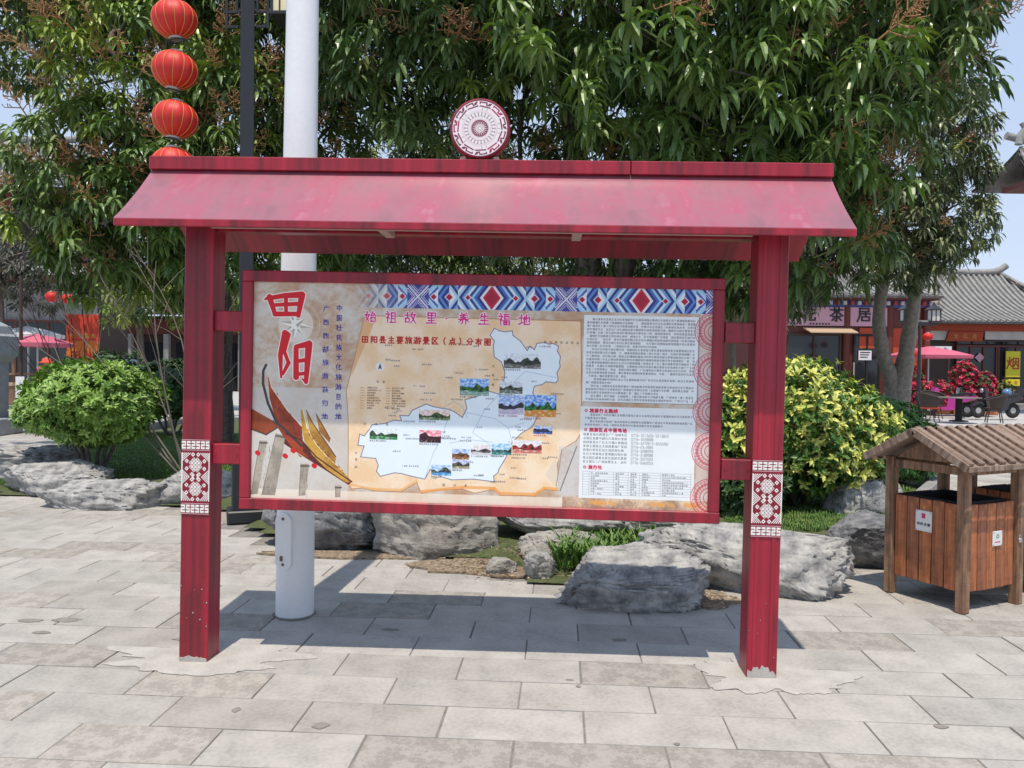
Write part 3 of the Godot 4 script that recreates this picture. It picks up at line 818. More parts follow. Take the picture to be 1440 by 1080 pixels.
	line([-12, 529, 41, 547, 83, 520, 66, 498], 3.0, Color(0.3, 0.24, 0.22), 0.9)
	fillp([107, 580, 165, 616, 250, 665, 340, 719, 353, 706, 314, 682, 223, 621, 171, 565, 112, 541], Color(0.36, 0.14, 0.13), 1.0, 0.4, Color(0.5, 0.2, 0.14))
	fillp([44, 327, 58, 378, 117, 459, 170, 515, 175, 603, 197, 622, 165, 623, 106, 554, 80, 517, 76, 498, 52, 416], Color(0.68, 0.27, 0.13), 1.0, 0.6, Color(0.42, 0.15, 0.1))
	line([37, 299, 27, 321, 27, 366, 46, 435, 79, 504, 103, 523, 171, 584], 4.5, Color(0.25, 0.22, 0.23))
	line([44, 327, 58, 378, 117, 459, 170, 515], 1.6, Color(0.95, 0.88, 0.8))
	fillp([185, 457, 208, 501, 254, 563, 294, 619, 291, 657, 249, 620, 203, 558], Color(0.78, 0.6, 0.25), 1.0, 0.6, Color(0.5, 0.3, 0.14))
	fillp([220, 469, 247, 512, 273, 556, 270, 569, 234, 532], Color(0.7, 0.5, 0.2), 1.0, 0.6, Color(0.45, 0.25, 0.12))
	fillp([165, 458, 172, 454, 189, 520, 222, 577, 262, 620, 314, 663, 353, 706, 334, 710, 262, 664, 210, 615, 180, 565, 170, 515], Color(0.84, 0.66, 0.28), 1.0, 0.6, Color(0.58, 0.36, 0.14))
	line([172, 454, 189, 520, 222, 577, 262, 620, 314, 663], 1.4, Color(0.96, 0.9, 0.75))
	line([107, 580, 165, 616, 250, 665, 340, 719], 1.5, Color(0.9, 0.82, 0.74), 0.9)
	line([112, 541, 171, 565, 223, 621, 314, 682, 353, 706], 2.2, Color(0.24, 0.1, 0.1), 0.9)
	line([185, 457, 208, 501, 254, 563, 294, 619], 1.6, Color(0.35, 0.2, 0.12), 0.9)
	line([220, 469, 247, 512, 273, 556], 1.6, Color(0.35, 0.2, 0.12), 0.9)
	for i in 46:
		var t0 := rng.randf()
		var mx: float = lerp(70.0, 172.0, t0) + rng.randf_range(-14, 6)
		var my: float = lerp(400.0, 560.0, t0) + rng.randf_range(-16, 26)
		seg(mx, my, mx + rng.randf_range(-5, 5), my + rng.randf_range(3, 9), 1.3, Color(0.3, 0.12, 0.08), 0.6)
	for i in 60:
		var t1 := rng.randf()
		var gx: float = lerp(185.0, 330.0, t1) + rng.randf_range(-6, 6)
		var gy: float = lerp(520.0, 690.0, t1) + rng.randf_range(-8, 8)
		seg(gx, gy, gx + rng.randf_range(1, 6), gy + rng.randf_range(2, 7), 1.0, Color(0.42, 0.24, 0.1), 0.6)
	for i in 120:
		var cx1: float = [30.0, 62.0, 182.0][i % 3] + rng.randf_range(-14, 14)
		var cy1: float = rng.randf_range(580, 755) if i % 3 < 2 else rng.randf_range(660, 755)
		seg(cx1, cy1, cx1 + rng.randf_range(-2, 2), cy1 + rng.randf_range(3, 12), 0.8, Color(0.42, 0.39, 0.36), 0.45)
	for q in [[110, 620], [138, 600], [215, 652], [10, 612]]:
		seg(q[0], q[1], q[0] + 4, q[1] + 3, 8.0, Color(0.82, 0.1, 0.14))
	# large brush title, outlined in white
	for pass_no in 2:
		var col := Color(0.98, 0.93, 0.9) if pass_no == 0 else Color(0.84, 0.05, 0.13)
		var e := 3.5 if pass_no == 0 else 0.0
		for s in [[45, 58, 66, 118, 8, 6], [45, 62, 100, 52, 6, 7], [100, 52, 162, 48, 7, 9], [162, 50, 150, 122, 9, 6], [66, 118, 150, 116, 7, 6], [104, 54, 106, 114, 6, 5], [66, 86, 152, 80, 5, 6], [30, 66, 45, 60, 3, 6]]:
			seg(s[0], s[1], s[2], s[3], s[4] * 1.3 + e, col, 1.0, s[5] * 1.3 + e)
		for s in [[103, 184, 88, 262, 8, 7], [88, 262, 92, 342, 7, 3], [103, 184, 116, 190, 8, 6], [116, 190, 102, 250, 6, 5], [102, 250, 118, 290, 5, 5], [118, 290, 98, 330, 6, 4], [144, 238, 146, 340, 7, 8], [144, 232, 190, 222, 6, 9], [190, 222, 182, 356, 10, 6], [146, 284, 182, 278, 5, 6], [146, 330, 180, 326, 5, 5], [182, 356, 168, 346, 5, 2]]:
			seg(s[0], s[1], s[2], s[3], s[4] * 1.3 + e, col, 1.0, s[5] * 1.3 + e)
	# text sheets on the right
	rect(1084, 560, 80, 170, Color(0.82, 0.82, 0.83), 0.6)
	line([1095, 571, 1078, 700], 1.2, Color(0.45, 0.38, 0.3), 0.7)
	line([1146, 560, 1092, 716], 1.6, Color(0.3, 0.3, 0.3), 0.8)
	rect(1100, 736, 506, 40, Color(0.9, 0.8, 0.68), 1.0, 0.9, Color(0.62, 0.5, 0.42))
	for i in 12:
		seg(rng.randf_range(1160, 1560), rng.randf_range(745, 765), rng.randf_range(1160, 1560), rng.randf_range(745, 765), 0.1, Color(0, 0, 0), 0.0)
		var bx0: float = rng.randf_range(1165, 1560)
		seg(bx0, 752, bx0 + 16, 756, 7.0, Color(0.92, 0.66, 0.35), 0.7)
	rect(1165, 103, 396, 300, Color(0.3, 0.32, 0.34), 0.5)
	rect(1161, 99, 396, 302, Color(0.93, 0.95, 0.96), 1.0, 0.3, Color(0.88, 0.9, 0.92))
	var y := 109.0
	var rowno := 0
	while y < 396.0:
		var stop := 1546.0 if not rowno in [8, 17, 19, 22] else rng.randf_range(1230, 1500)
		var x := 1172.0 + (18.0 if rowno in [0, 9, 18, 20, 23] else 0.0)
		while x < stop:
			if rng.randf() > 0.04:
				scribble(x, y, 8.6, Color(0.2, 0.2, 0.24), 0.72)
			x += 9.4
		y += 11.6
		rowno += 1
	rect(1157, 418, 398, 320, Color(0.93, 0.95, 0.96), 1.0, 0.3, Color(0.88, 0.9, 0.92))
	var heads := [[430, ["旅", "游", "行", "主", "路", "线"]], [497, ["旅", "游", "区", "点", "中", "图", "电", "话"]], [628, ["旅", "行", "社"]]]
	for hd in heads:
		ring(1176, hd[0] + 2, 4, 1.2, Color(0.75, 0.1, 0.25))
		for i in hd[1].size():
			write(hd[1][i], 1196.0 + i * 16.5, hd[0] + 2.0, 15, 1.2, Color(0.8, 0.06, 0.25))
	for r in 4:
		var stop2 := 1540.0 if r % 2 == 0 else (1240.0 if r == 1 else 1440.0)
		var x2 := 1172.0 + (18.0 if r % 2 == 0 else 0.0)
		while x2 < stop2:
			scribble(x2, 442.0 + r * 11.6, 8.4, Color(0.25, 0.25, 0.3), 0.75)
			x2 += 9.4
	for r in 8:
		for k in 14:
			scribble(1168.0 + k * 11.0, 510.0 + r * 13.6, 10.0, Color(0.22, 0.22, 0.26), 0.8)
		digits(["0776-3213606-5213823", "0776-3228888", "0776-3272815-3222282", "0776-2312885", "0776-3288999", "0776-3188988", "0776-3227222", "0776-2662053"][r], 1336.0, 511.0 + r * 13.6, 9.5, Color(0.22, 0.22, 0.26))
	for r in 10:
		line([1170, 645 + r * 9, 1546, 645 + r * 9], 0.35, Color(0.4, 0.4, 0.42), 0.8)
	for xx in [1170, 1192, 1278, 1328, 1368, 1440, 1546]:
		line([xx, 645, xx, 726], 0.35, Color(0.4, 0.4, 0.42), 0.8)
	for r in 9:
		for blk in [[1198, 9], [1284, 4], [1336, 3], [1376, 6], [1446, 12]]:
			for k in rng.randi_range(2, blk[1]):
				scribble(blk[0] + k * 7.5, 647.0 + r * 9.0, 6.5, Color(0.35, 0.35, 0.38), 0.65)
	# rosettes down the right edge
	rect(1562, 88, 46, 650, Color(0.87, 0.83, 0.82), 0.6)
	for cy in [148, 287, 427, 563, 725]:
		for r in [66.0, 60.0, 50.0, 46.0, 34.0, 22.0]:
			ring(1612, cy, r, 1.3 if int(r) % 4 == 2 else 0.8, Color(0.78, 0.2, 0.32), 0.85)
		for k in 28:
			var an := TAU * k / 28.0
			seg(1612 + cos(an) * 34, cy + sin(an) * 34, 1612 + cos(an + 0.1) * 58, cy + sin(an + 0.1) * 58, 1.0, Color(0.8, 0.25, 0.36), 0.8)
	cv.generate_mipmaps()
	return ImageTexture.create_from_image(cv)


func print_post() -> ImageTexture:
	# woven band on the posts: key pattern, lozenges, key pattern
	var w := 192
	var h := 512
	var red := Color(0.5, 0.05, 0.16)
	var wh := Color(0.9, 0.91, 0.89)
	canvas(w, h, red)
	for y0 in [2, 436]:
		rect(0, y0, w, 4, Color(0.8, 0.7, 0.72))
		rect(0, y0 + 70, w, 4, Color(0.8, 0.7, 0.72))
		rect(0, y0 + 10, w, 54, wh)
		for i in 6:
			var x := i * 32.0
			var m := i % 2 == 0
			for s in ([[0, 12, 20, 12], [12, 26, 32, 26], [32, 0, 32, 38]] if m else [[12, 12, 32, 12], [0, 26, 20, 26], [32, 0, 32, 38]]):
				seg(x + s[0], y0 + 10 + s[1] * 1.42, x + s[2], y0 + 10 + s[3] * 1.42, 3.0, red)
	rect(0, 90, 7, 332, wh)
	rect(w - 7, 90, 7, 332, wh)
	for k in 4:
		var o := k * 14.0
		for sx in [0.0, 1.0]:
			for q in [[0, 160 - o, 62 - o, 94, 1], [0, 352 + o, 62 - o, 418, 1]]:
				if 62 - o > 4:
					seg(abs(sx * w - q[0]), q[1] - 8, abs(sx * w - q[2]), q[3], 3.0, wh)
			seg(abs(sx * w - 0), 204 + o, abs(sx * w - (54 - o)), 256, 3.0, wh)
			seg(abs(sx * w - 0), 308 - o, abs(sx * w - (54 - o)), 256, 3.0, wh)
	for cy in [174.0, 338.0]:
		for i in range(-3, 4):
			for j in range(-3, 4):
				var x: float = 96.0 + (i - j) * 11.5
				var yy: float = cy + (i + j) * 13.0
				var inner: bool = abs(i) <= 2 and abs(j) <= 2 and abs(i + j) <= 3 and abs(i - j) <= 3
				if inner:
					fillp([x, yy - 12, x + 11, yy, x, yy + 12, x - 11, yy], wh)
					fillp([x, yy - 7, x + 6, yy, x, yy + 7, x - 6, yy], red)
					fillp([x, yy - 3, x + 3, yy, x, yy + 3, x - 3, yy], wh)
		for q in [[-60, -26], [-60, 26], [60, -26], [60, 26], [-18, -70], [18, -70], [-18, 70], [18, 70]]:
			var x3: float = 96.0 + q[0]
			var y3: float = cy + q[1]
			fillp([x3, y3 - 15, x3 + 14, y3, x3, y3 + 15, x3 - 14, y3], wh)
			fillp([x3, y3 - 5, x3 + 5, y3, x3, y3 + 5, x3 - 5, y3], red)
	for q in [[-24, 238], [24, 238], [-24, 274], [24, 274]]:
		fillp([96 + q[0], q[1] - 15, 110 + q[0], q[1], 96 + q[0], q[1] + 15, 82 + q[0], q[1]], wh)
		fillp([96 + q[0], q[1] - 5, 101 + q[0], q[1], 96 + q[0], q[1] + 5, 91 + q[0], q[1]], red)
	return ImageTexture.create_from_image(cv)


func print_drum() -> ImageTexture:
	var w := 512
	var wh := Color(0.9, 0.87, 0.88)
	var dk := Color(0.42, 0.16, 0.25)
	canvas(w, w, dk)
	for y in w:
		for x in w:
			var r := Vector2(x - 256, y - 256).length()
			if r < 248:
				cv.set_pixel(x, y, wh)
	for k in 20:
		var a := TAU * k / 20.0
		fillp([256 + cos(a) * 78, 256 + sin(a) * 78, 256 + cos(a + 0.314) * 78, 256 + sin(a + 0.314) * 78, 256 + cos(a + 0.157) * 30, 256 + sin(a + 0.157) * 30], Color(0.5, 0.3, 0.36))
	ring(256, 256, 16, 2, Color(0.6, 0.5, 0.55))
	ring(256, 256, 26, 1.5, Color(0.6, 0.5, 0.55))
	for r in [84.0, 100.0, 150.0, 160.0, 196.0]:
		ring(256, 256, r, 1.2, Color(0.72, 0.64, 0.68))
	for k in 26:
		var a := TAU * k / 26.0
		var d := Vector2(cos(a), sin(a))
		var p := Vector2(-d.y, d.x)
		var m := Vector2(256, 256)
		seg(m.x + d.x * 112, m.y + d.y * 112, m.x + d.x * 140, m.y + d.y * 140, 3.0, Color(0.45, 0.36, 0.4))
		for rr in [112.0, 140.0]:
			seg(m.x + d.x * rr - p.x * 8, m.y + d.y * rr - p.y * 8, m.x + d.x * rr + p.x * 8, m.y + d.y * rr + p.y * 8, 2.0, Color(0.45, 0.36, 0.4))
		if k % 5 < 2:
			seg(m.x + d.x * 166, m.y + d.y * 166, m.x + d.x * 186, m.y + d.y * 186, 2.0, Color(0.5, 0.42, 0.46))
	for k in 11:
		var a := TAU * k / 11.0 + 0.1
		var cl := Color(0.6, 0.12, 0.3) if k % 4 == 1 else Color(0.44, 0.2, 0.29)
		for s in [[0.04, 202, 0.5, 202], [0.04, 236, 0.3, 236], [0.3, 236, 0.32, 214], [0.32, 214, 0.44, 220], [0.44, 220, 0.48, 238], [0.48, 236, 0.4, 230], [0.04, 236, 0.04, 226]]:
			seg(256 + cos(a + s[0]) * s[1], 256 + sin(a + s[0]) * s[1], 256 + cos(a + s[2]) * s[3], 256 + sin(a + s[2]) * s[3], 6.0, cl)
	return ImageTexture.create_from_image(cv)


func printed(tx: Texture2D, rough: float) -> StandardMaterial3D:
	var m := StandardMaterial3D.new()
	m.albedo_texture = tx
	m.roughness = rough
	return m


func letters(parent: Node, nm: String, txt: Array, at: Vector3, size: float, step: Vector3, thick: float, depth: float, material: Material) -> void:
	# characters cut from flat bars, one part for each character
	for i in txt.size():
		var m := MB.new()
		var k := size / 20.0
		for s in GLYPH[txt[i]]:
			for j in range(0, s.size() - 3, 2):
				var a := Vector3((s[j] - 10) * k, (10 - s[j + 1]) * k, 0)
				var b := Vector3((s[j + 2] - 10) * k, (10 - s[j + 3]) * k, 0)
				var d := b - a
				m.box((a + b) * 0.5 + Vector3(0, 0, depth * 0.5 + 0.0007 * (j % 5)), Vector3(d.length() + thick, thick, depth), Basis(Vector3(0, 0, 1), atan2(d.y, d.x)))
		var o := part(parent, nm, m, material)
		o.position = at + step * i


# ---------- the map board ----------
func build_board() -> void:
	var o := thing("map_board", "maroon roofed tourist map board on two square posts, map printed in Chinese", "signboard", Vector3(-0.4202, 0, -3.9099))
	o.rotation = Vector3(0, 0.0148, -0.0124)
	var band := printed(print_post(), 0.55)
	for s in [-1.0, 1.0]:
		var m := MB.new()
		m.box(Vector3(s * 1.412, 1.08, -0.0735), Vector3(0.147, 2.26, 0.147), Basis.IDENTITY, 0.004)
		if s > 0:
			for q in [-0.04, 0.04]:
				m.box(Vector3(1.412 + q, 1.08, 0.0004), Vector3(0.022, 2.2, 0.006), Basis.IDENTITY, 0.002)
		var p := part(o, "post", m, M.paint)
		var yt := 1.106 if s < 0 else 1.082
		var yb := 0.729 if s < 0 else 0.708
		var b := MB.new()
		var z := 0.006
		var xa: float = s * 1.412 - 0.072
		var xb: float = s * 1.412 + 0.072
		b.face([Vector3(xa, yb, z), Vector3(xb, yb, z), Vector3(xb, yt, z), Vector3(xa, yt, z)], [Vector2(0, 1), Vector2(1, 1), Vector2(1, 0), Vector2(0, 0)])
		b.box(Vector3(s * 1.412, (yt + yb) / 2, z - 0.0035), Vector3(0.144, yt - yb, 0.005))
		tag(part(p, "woven_pattern_band", b, band), "white and maroon woven lozenge band between two key-pattern strips")
		# cement splashed on the foot
		var poly := PackedVector2Array()
		var hh := 0.075 if s > 0 else 0.03
		for i in 15:
			var u := -0.07 + 0.14 * i / 14.0
			poly.append(Vector2(s * 1.412 + u, 0.02 * s * 0.6 + hh * (0.35 + 0.65 * sin(PI * (i + 1.5) / 16.0)) * rng.randf_range(0.6, 1.0)))
		poly.append(Vector2(s * 1.412 + 0.07, -0.03))
		poly.append(Vector2(s * 1.412 - 0.07, -0.03))
		var sp := MB.new()
		sp.prism(poly, 0.0005, 0.0055)
		part(p, "cement_splash", sp, M.cement)
		# chipped paint, mostly low down and along the corners
		for i in 8:
			var edge: bool = i % 3 == 0
			var cx: float = s * 1.412 + (rng.randf_range(-0.06, 0.06) if not edge else (0.066 if rng.randf() < 0.5 else -0.066))
			var cy: float = 0.05 + pow(rng.randf(), 2.0) * 0.4
			var cp := PackedVector2Array()
			var cr: float = rng.randf_range(0.0012, 0.004)
			for k in 8:
				var a := TAU * k / 8.0
				cp.append(Vector2(cx + cos(a) * cr * rng.randf_range(0.5, 1.2), cy + sin(a) * cr * rng.randf_range(0.5, 1.8)))
			var cm := MB.new()
			cm.prism(cp, 0.0002, 0.0042, Transform3D.IDENTITY)
			part(p, "paint_chip", cm, M.chip)
		for x in [-0.055, 0.055]:
			var sw := MB.new()
			sw.tube([Vector3(s * 1.27 + x, 1.7, -0.026), Vector3(s * 1.27 + x, 1.7, -0.0215)], [0.006], 8)
			part(o, "screw", sw, M.paint)
			var sw2 := MB.new()
			sw2.tube([Vector3(s * 1.27 + x, 1.03, -0.026), Vector3(s * 1.27 + x, 1.03, -0.0215)], [0.006], 8)
			part(o, "screw", sw2, M.paint)
		for yy in [[1.652, 1.752], [0.982, 1.083]]:
			var x0 := 1.196
			var x1 := 1.34
			part(o, "bracket_arm", bx(Vector3(s * (x0 + x1) / 2, (yy[0] + yy[1]) / 2 - 0.006 * (s + 1) * 0.5, -0.07), Vector3(x1 - x0, yy[1] - yy[0], 0.09), 0.003), M.paint)
	# frame
	var fw := 0.056
	for q in [[0.0, 1.930, 2.392, fw], [0.0, 0.788, 2.392, fw]]:
		part(o, "frame_bar", bx(Vector3(-0.003, q[1], -0.05), Vector3(q[2], q[3], 0.07), 0.004), M.paint)
	for x in [-1.171, 1.163]:
		part(o, "frame_bar", bx(Vector3(x, 1.359, -0.05), Vector3(fw, 1.086, 0.07), 0.004), M.paint)
	part(o, "back_panel", bx(Vector3(-0.003, 1.359, -0.068), Vector3(2.28, 1.09, 0.02)), M.steel)
	var pm := MB.new()
	var zf := -0.034
	pm.face([Vector3(-1.144, 0.815, zf), Vector3(1.136, 0.815, zf), Vector3(1.136, 1.903, zf), Vector3(-1.144, 1.903, zf)], [Vector2(0, 1), Vector2(1, 1), Vector2(1, 0), Vector2(0, 0)])
	pm.box(Vector3(-0.004, 1.359, zf - 0.0025), Vector3(2.279, 1.087, 0.004))
	tag(part(o, "printed_map", pm, printed(print_map(), 0.5)), "printed county map with small views, blue woven border and text sheets")
	# roof: two curved sheets, a ridge bar and an eave strip
	var side := Transform3D(Basis(Vector3(0, 0, 1), Vector3(0, 1, 0), Vector3(-1, 0, 0)), Vector3.ZERO)
	for f in [[-0.085, 0.274, "roof_sheet"], [-0.085, -0.56, "roof_sheet"]]:
		var top := []
		var low := []
		for i in 19:
			var s := i / 18.0
			var z: float = lerp(f[0], f[1], s)
			var y := 2.468 - 0.312 * (1.18 * s - 0.18 * s * s)
			top.append(Vector2(z, y))
			low.append(Vector2(z - sign(f[1]) * 0.004, y - 0.014))
		low.reverse()
		var m := MB.new()
		m.prism(PackedVector2Array(top + low), -1.7, 1.7, side)
		part(o, f[2], m, M.roof_paint)
		part(o, "eave_fascia", bx(Vector3(0, 2.138, f[1] - sign(f[1]) * 0.006), Vector3(3.4, 0.034, 0.016), 0.003), M.paint)
	for f in [[-0.11, 0.25], [-0.06, -0.535]]:
		var m := MB.new()
		m.prism(PackedVector2Array([Vector2(f[0], 2.435), Vector2(f[1], 2.128), Vector2(f[1], 2.122), Vector2(f[0], 2.428)]), -1.69, 1.69, side)
		part(o, "roof_lining", m, M.paint)
	part(o, "ridge_bar", bx(Vector3(-0.491, 2.496, -0.085), Vector3(2.422, 0.066, 0.07), 0.003), M.paint)
	part(o, "ridge_bar", bx(Vector3(1.2125, 2.4965, -0.085), Vector3(0.979, 0.066, 0.0705), 0.003), M.paint)
	part(o, "soffit_strip", bx(Vector3(0, 2.128, 0.235), Vector3(2.5, 0.012, 0.03)), M.trim)
	for x in [-0.46, 0.46]:
		var m := MB.new()
		m.box(Vector3(x, 2.15, 0.1), Vector3(0.045, 0.04, 0.27), Basis.IDENTITY, 0.003)
		part(o, "rafter", m, M.trim)
	# ridge beam between the posts
	part(o, "tie_beam", bx(Vector3(0, 2.175, -0.0735), Vector3(2.68, 0.05, 0.08), 0.003), M.paint)
	# bronze-drum disc on the ridge
	var dm := MB.new()
	var ax := Transform3D(Basis(Vector3.RIGHT, PI / 2), Vector3(-0.028, 2.682, -0.125))
	dm.lathe([[0.138, 0.0], [0.15, 0.012], [0.15, 0.066], [0.143, 0.072]], 48, ax)
	var drum := part(o, "drum_disc", dm, M.paint)
	var fm := MB.new()
	var pts := []
	var uvs := []
	for i in 48:
		var a := TAU * i / 48.0
		pts.append(Vector3(-0.028 + cos(a) * 0.14, 2.682 + sin(a) * 0.14, -0.051))
		uvs.append(Vector2(0.5 + cos(a) * 0.5, 0.5 - sin(a) * 0.5))
	fm.face(pts, uvs)
	for i in 48:
		fm.face([pts[i], pts[i] + Vector3(0, 0, -0.003), pts[(i + 1) % 48] + Vector3(0, 0, -0.003), pts[(i + 1) % 48]])
	tag(part(drum, "drum_face", fm, printed(print_drum(), 0.5)), "round white drum face with star and meander ring")
	for x in [-0.11, 0.055]:
		part(drum, "foot", bx(Vector3(x, 2.537, -0.09), Vector3(0.03, 0.02, 0.05), 0.003), M.trim)


func build_poles() -> void:
	var o := thing("flagpole", "tall white round flagpole with an oval access plate near its base", "pole", Vector3(-1.585, 0, -4.70))
	var m := MB.new()
	m.tube([Vector3(0, -0.05, 0), Vector3(0, 0.02, 0), Vector3(0.012, 2.0, 0), Vector3(0.04, 5.0, 0), Vector3(0.09, 9.0, 0)], [0.113, 0.113, 0.103, 0.086, 0.068], 40)
	part(o, "shaft", m, M.white_pole)
	var pl := MB.new()
	var pg := PackedVector2Array()
	for i in 28:
		var a := TAU * i / 28.0
		pg.append(Vector2(cos(a) * 0.056, sin(a) * 0.056 + (0.115 if sin(a) >= 0 else -0.115)))
	var face := Transform3D(Basis(Vector3.UP, -0.32), Vector3(-0.031, 0.46, 0.0955))
	pl.prism(pg, 0.0, 0.016, face)
	var plate := part(o, "access_plate", pl, M.white_pole)
	for y in [0.135, -0.135]:
		var s := MB.new()
		s.tube([face * Vector3(0, y, 0.012), face * Vector3(0, y, 0.021)], [0.009], 8)
		part(plate, "bolt", s, M.rust)
	part(plate, "hasp", bx(face * Vector3(-0.01, -0.1, 0.019), Vector3(0.018, 0.03, 0.008), 0.002), M.rust)
	var g := MB.new()
	var gp := PackedVector2Array()
	for i in 22:
		var a := TAU * i / 22.0
		var r: float = 0.122 + rng.randf_range(-0.004, 0.016)
		gp.append(Vector2(cos(a) * r, sin(a) * r))
	g.prism(gp, 0.0, 0.008, Transform3D(Basis(Vector3.RIGHT, -PI / 2), Vector3.ZERO))
	part(o, "grout_collar", g, M.joint)
	# dark lamp post behind the board
	var lp := thing("lamp_post", "black square lamp post on a stepped pedestal behind the map board", "lamp post", Vector3(-3.02, 0, -7.5))
	var yw := Basis(Vector3.UP, 0.42)
	part(lp, "pole", bx(Vector3(0, 2.9, 0), Vector3(0.125, 4.7, 0.125), 0.004, yw), M.black)
	part(lp, "pedestal", bx(Vector3(0, 0.34, 0), Vector3(0.25, 0.56, 0.25), 0.01, yw), M.black)
	part(lp, "pedestal_step", bx(Vector3(0, 0.06, 0), Vector3(0.34, 0.12, 0.34), 0.012, yw), M.black)
	# arms with fretwork
	for s in [-1.0, 1.0]:
		var am := MB.new()
		var L: float = 0.62 if s < 0 else 0.52
		am.box(Vector3(s * L * 0.5, 5.26, 0.0), Vector3(L, 0.05, 0.05), Basis.IDENTITY, 0.004)
		var fr := MB.new()
		for q in [[0.10, 5.05, 0.025, 0.38], [0.2, 4.97, 0.025, 0.54], [0.15, 4.86, 0.16, 0.025], [0.15, 4.72, 0.13, 0.025], [0.23, 5.05, 0.13, 0.025], [0.12, 5.12, 0.1, 0.025]]:
			fr.box(Vector3(s * q[0], q[1], 0.0), Vector3(q[2], q[3], 0.022 + 0.002 * q[2]), Basis.IDENTITY, 0.002)
		var arm := part(lp, "arm", am, M.black)
		part(arm, "fretwork", fr, M.black)
	var lx := 0.42
	var body := part(lp, "lantern_shade", bx(Vector3(lx, 4.99, 0), Vector3(0.26, 0.36, 0.26), 0.004), M.cream)
	var fb := MB.new()
	for sx in [-1, 1]:
		for sz in [-1, 1]:
			fb.box(Vector3(lx + sx * 0.135, 4.98, sz * 0.135), Vector3(0.025, 0.44, 0.025), Basis.IDENTITY, 0.003)
	for y in [4.785, 5.185]:
		fb.box(Vector3(lx, y, 0), Vector3(0.32, 0.03, 0.32), Basis.IDENTITY, 0.004)
	for sx in [-0.06, 0.06]:
		fb.box(Vector3(lx + sx, 4.99, 0.134), Vector3(0.012, 0.37, 0.012))
	part(body, "lantern_cage", fb, M.black)
	# string of red lanterns under the left arm
	var i := 0
	for p in [[-3.654, 4.764], [-3.649, 4.287], [-3.643, 3.822], [-3.658, 3.384]]:
		var which: String = ["topmost round red lantern of the hanging string, gold seams, under the lamp arm", "second round red lantern down the hanging string, gold seams", "third round red lantern down the hanging string, above the half-hidden one", "lowest round red lantern of the string, half hidden behind the board roof"][i]
		lantern(Vector3(p[0] - 0.04, p[1], -7.42), 0.207, which, "string of red lanterns", i)
		i += 1


func lantern(at: Vector3, r: float, label: String, group: String, k: int, detail: bool = true) -> void:
	var o := thing("red_lantern", label, "lantern", at, k * 0.4, group)
	o.rotation.z = [0.09, -0.1, -0.11, 0.06][k % 4]
	var prof := []
	for i in 17:
		var a := PI * (0.09 + 0.82 * i / 16.0)
		prof.append([sin(a) * r, -cos(a) * r * 0.86])
	var m := MB.new()
	m.lathe(prof, 56 if detail else 20, Transform3D.IDENTITY, 0.035 if detail else 0.0, 14)
	part(o, "shade", m, M.lantern)
	if detail:
		for j in 14:
			var a := TAU * (j + 0.5) / 14.0
			var pts := []
			for q in prof:
				pts.append(Vector3(cos(a) * q[0] * 0.995, q[1], sin(a) * q[0] * 0.995))
			var s := MB.new()
			s.tube(pts, [r * 0.017], 4, false)
			part(o, "gold_seam", s, M.gold)
	for e in [-1.0, 1.0]:
		var c := MB.new()
		var y: float = e * r * 0.84
		c.lathe([[r * 0.3, -r * 0.06], [r * 0.32, 0.0], [r * 0.28, r * 0.06]], 20, Transform3D(Basis.IDENTITY, Vector3(0, y, 0)))
		part(o, "cap", c, M.silver)
	var w := MB.new()
	w.tube([Vector3(0, r * 0.86, 0), Vector3(0.01, r * 1.2, 0)], [0.006], 5)
	if detail:
		for q in 2:
			var lp := []
			for j in 9:
				var a := PI * j / 8.0
				lp.append(Vector3((0.1 if q == 0 else -0.1) * sin(a), -r * (0.9 + 0.22 * j / 8.0), 0.02))
			var wl := MB.new()
			wl.tube(lp, [0.005], 4)
			part(o, "wire_loop", wl, M.black)
	part(o, "wire", w, M.black)


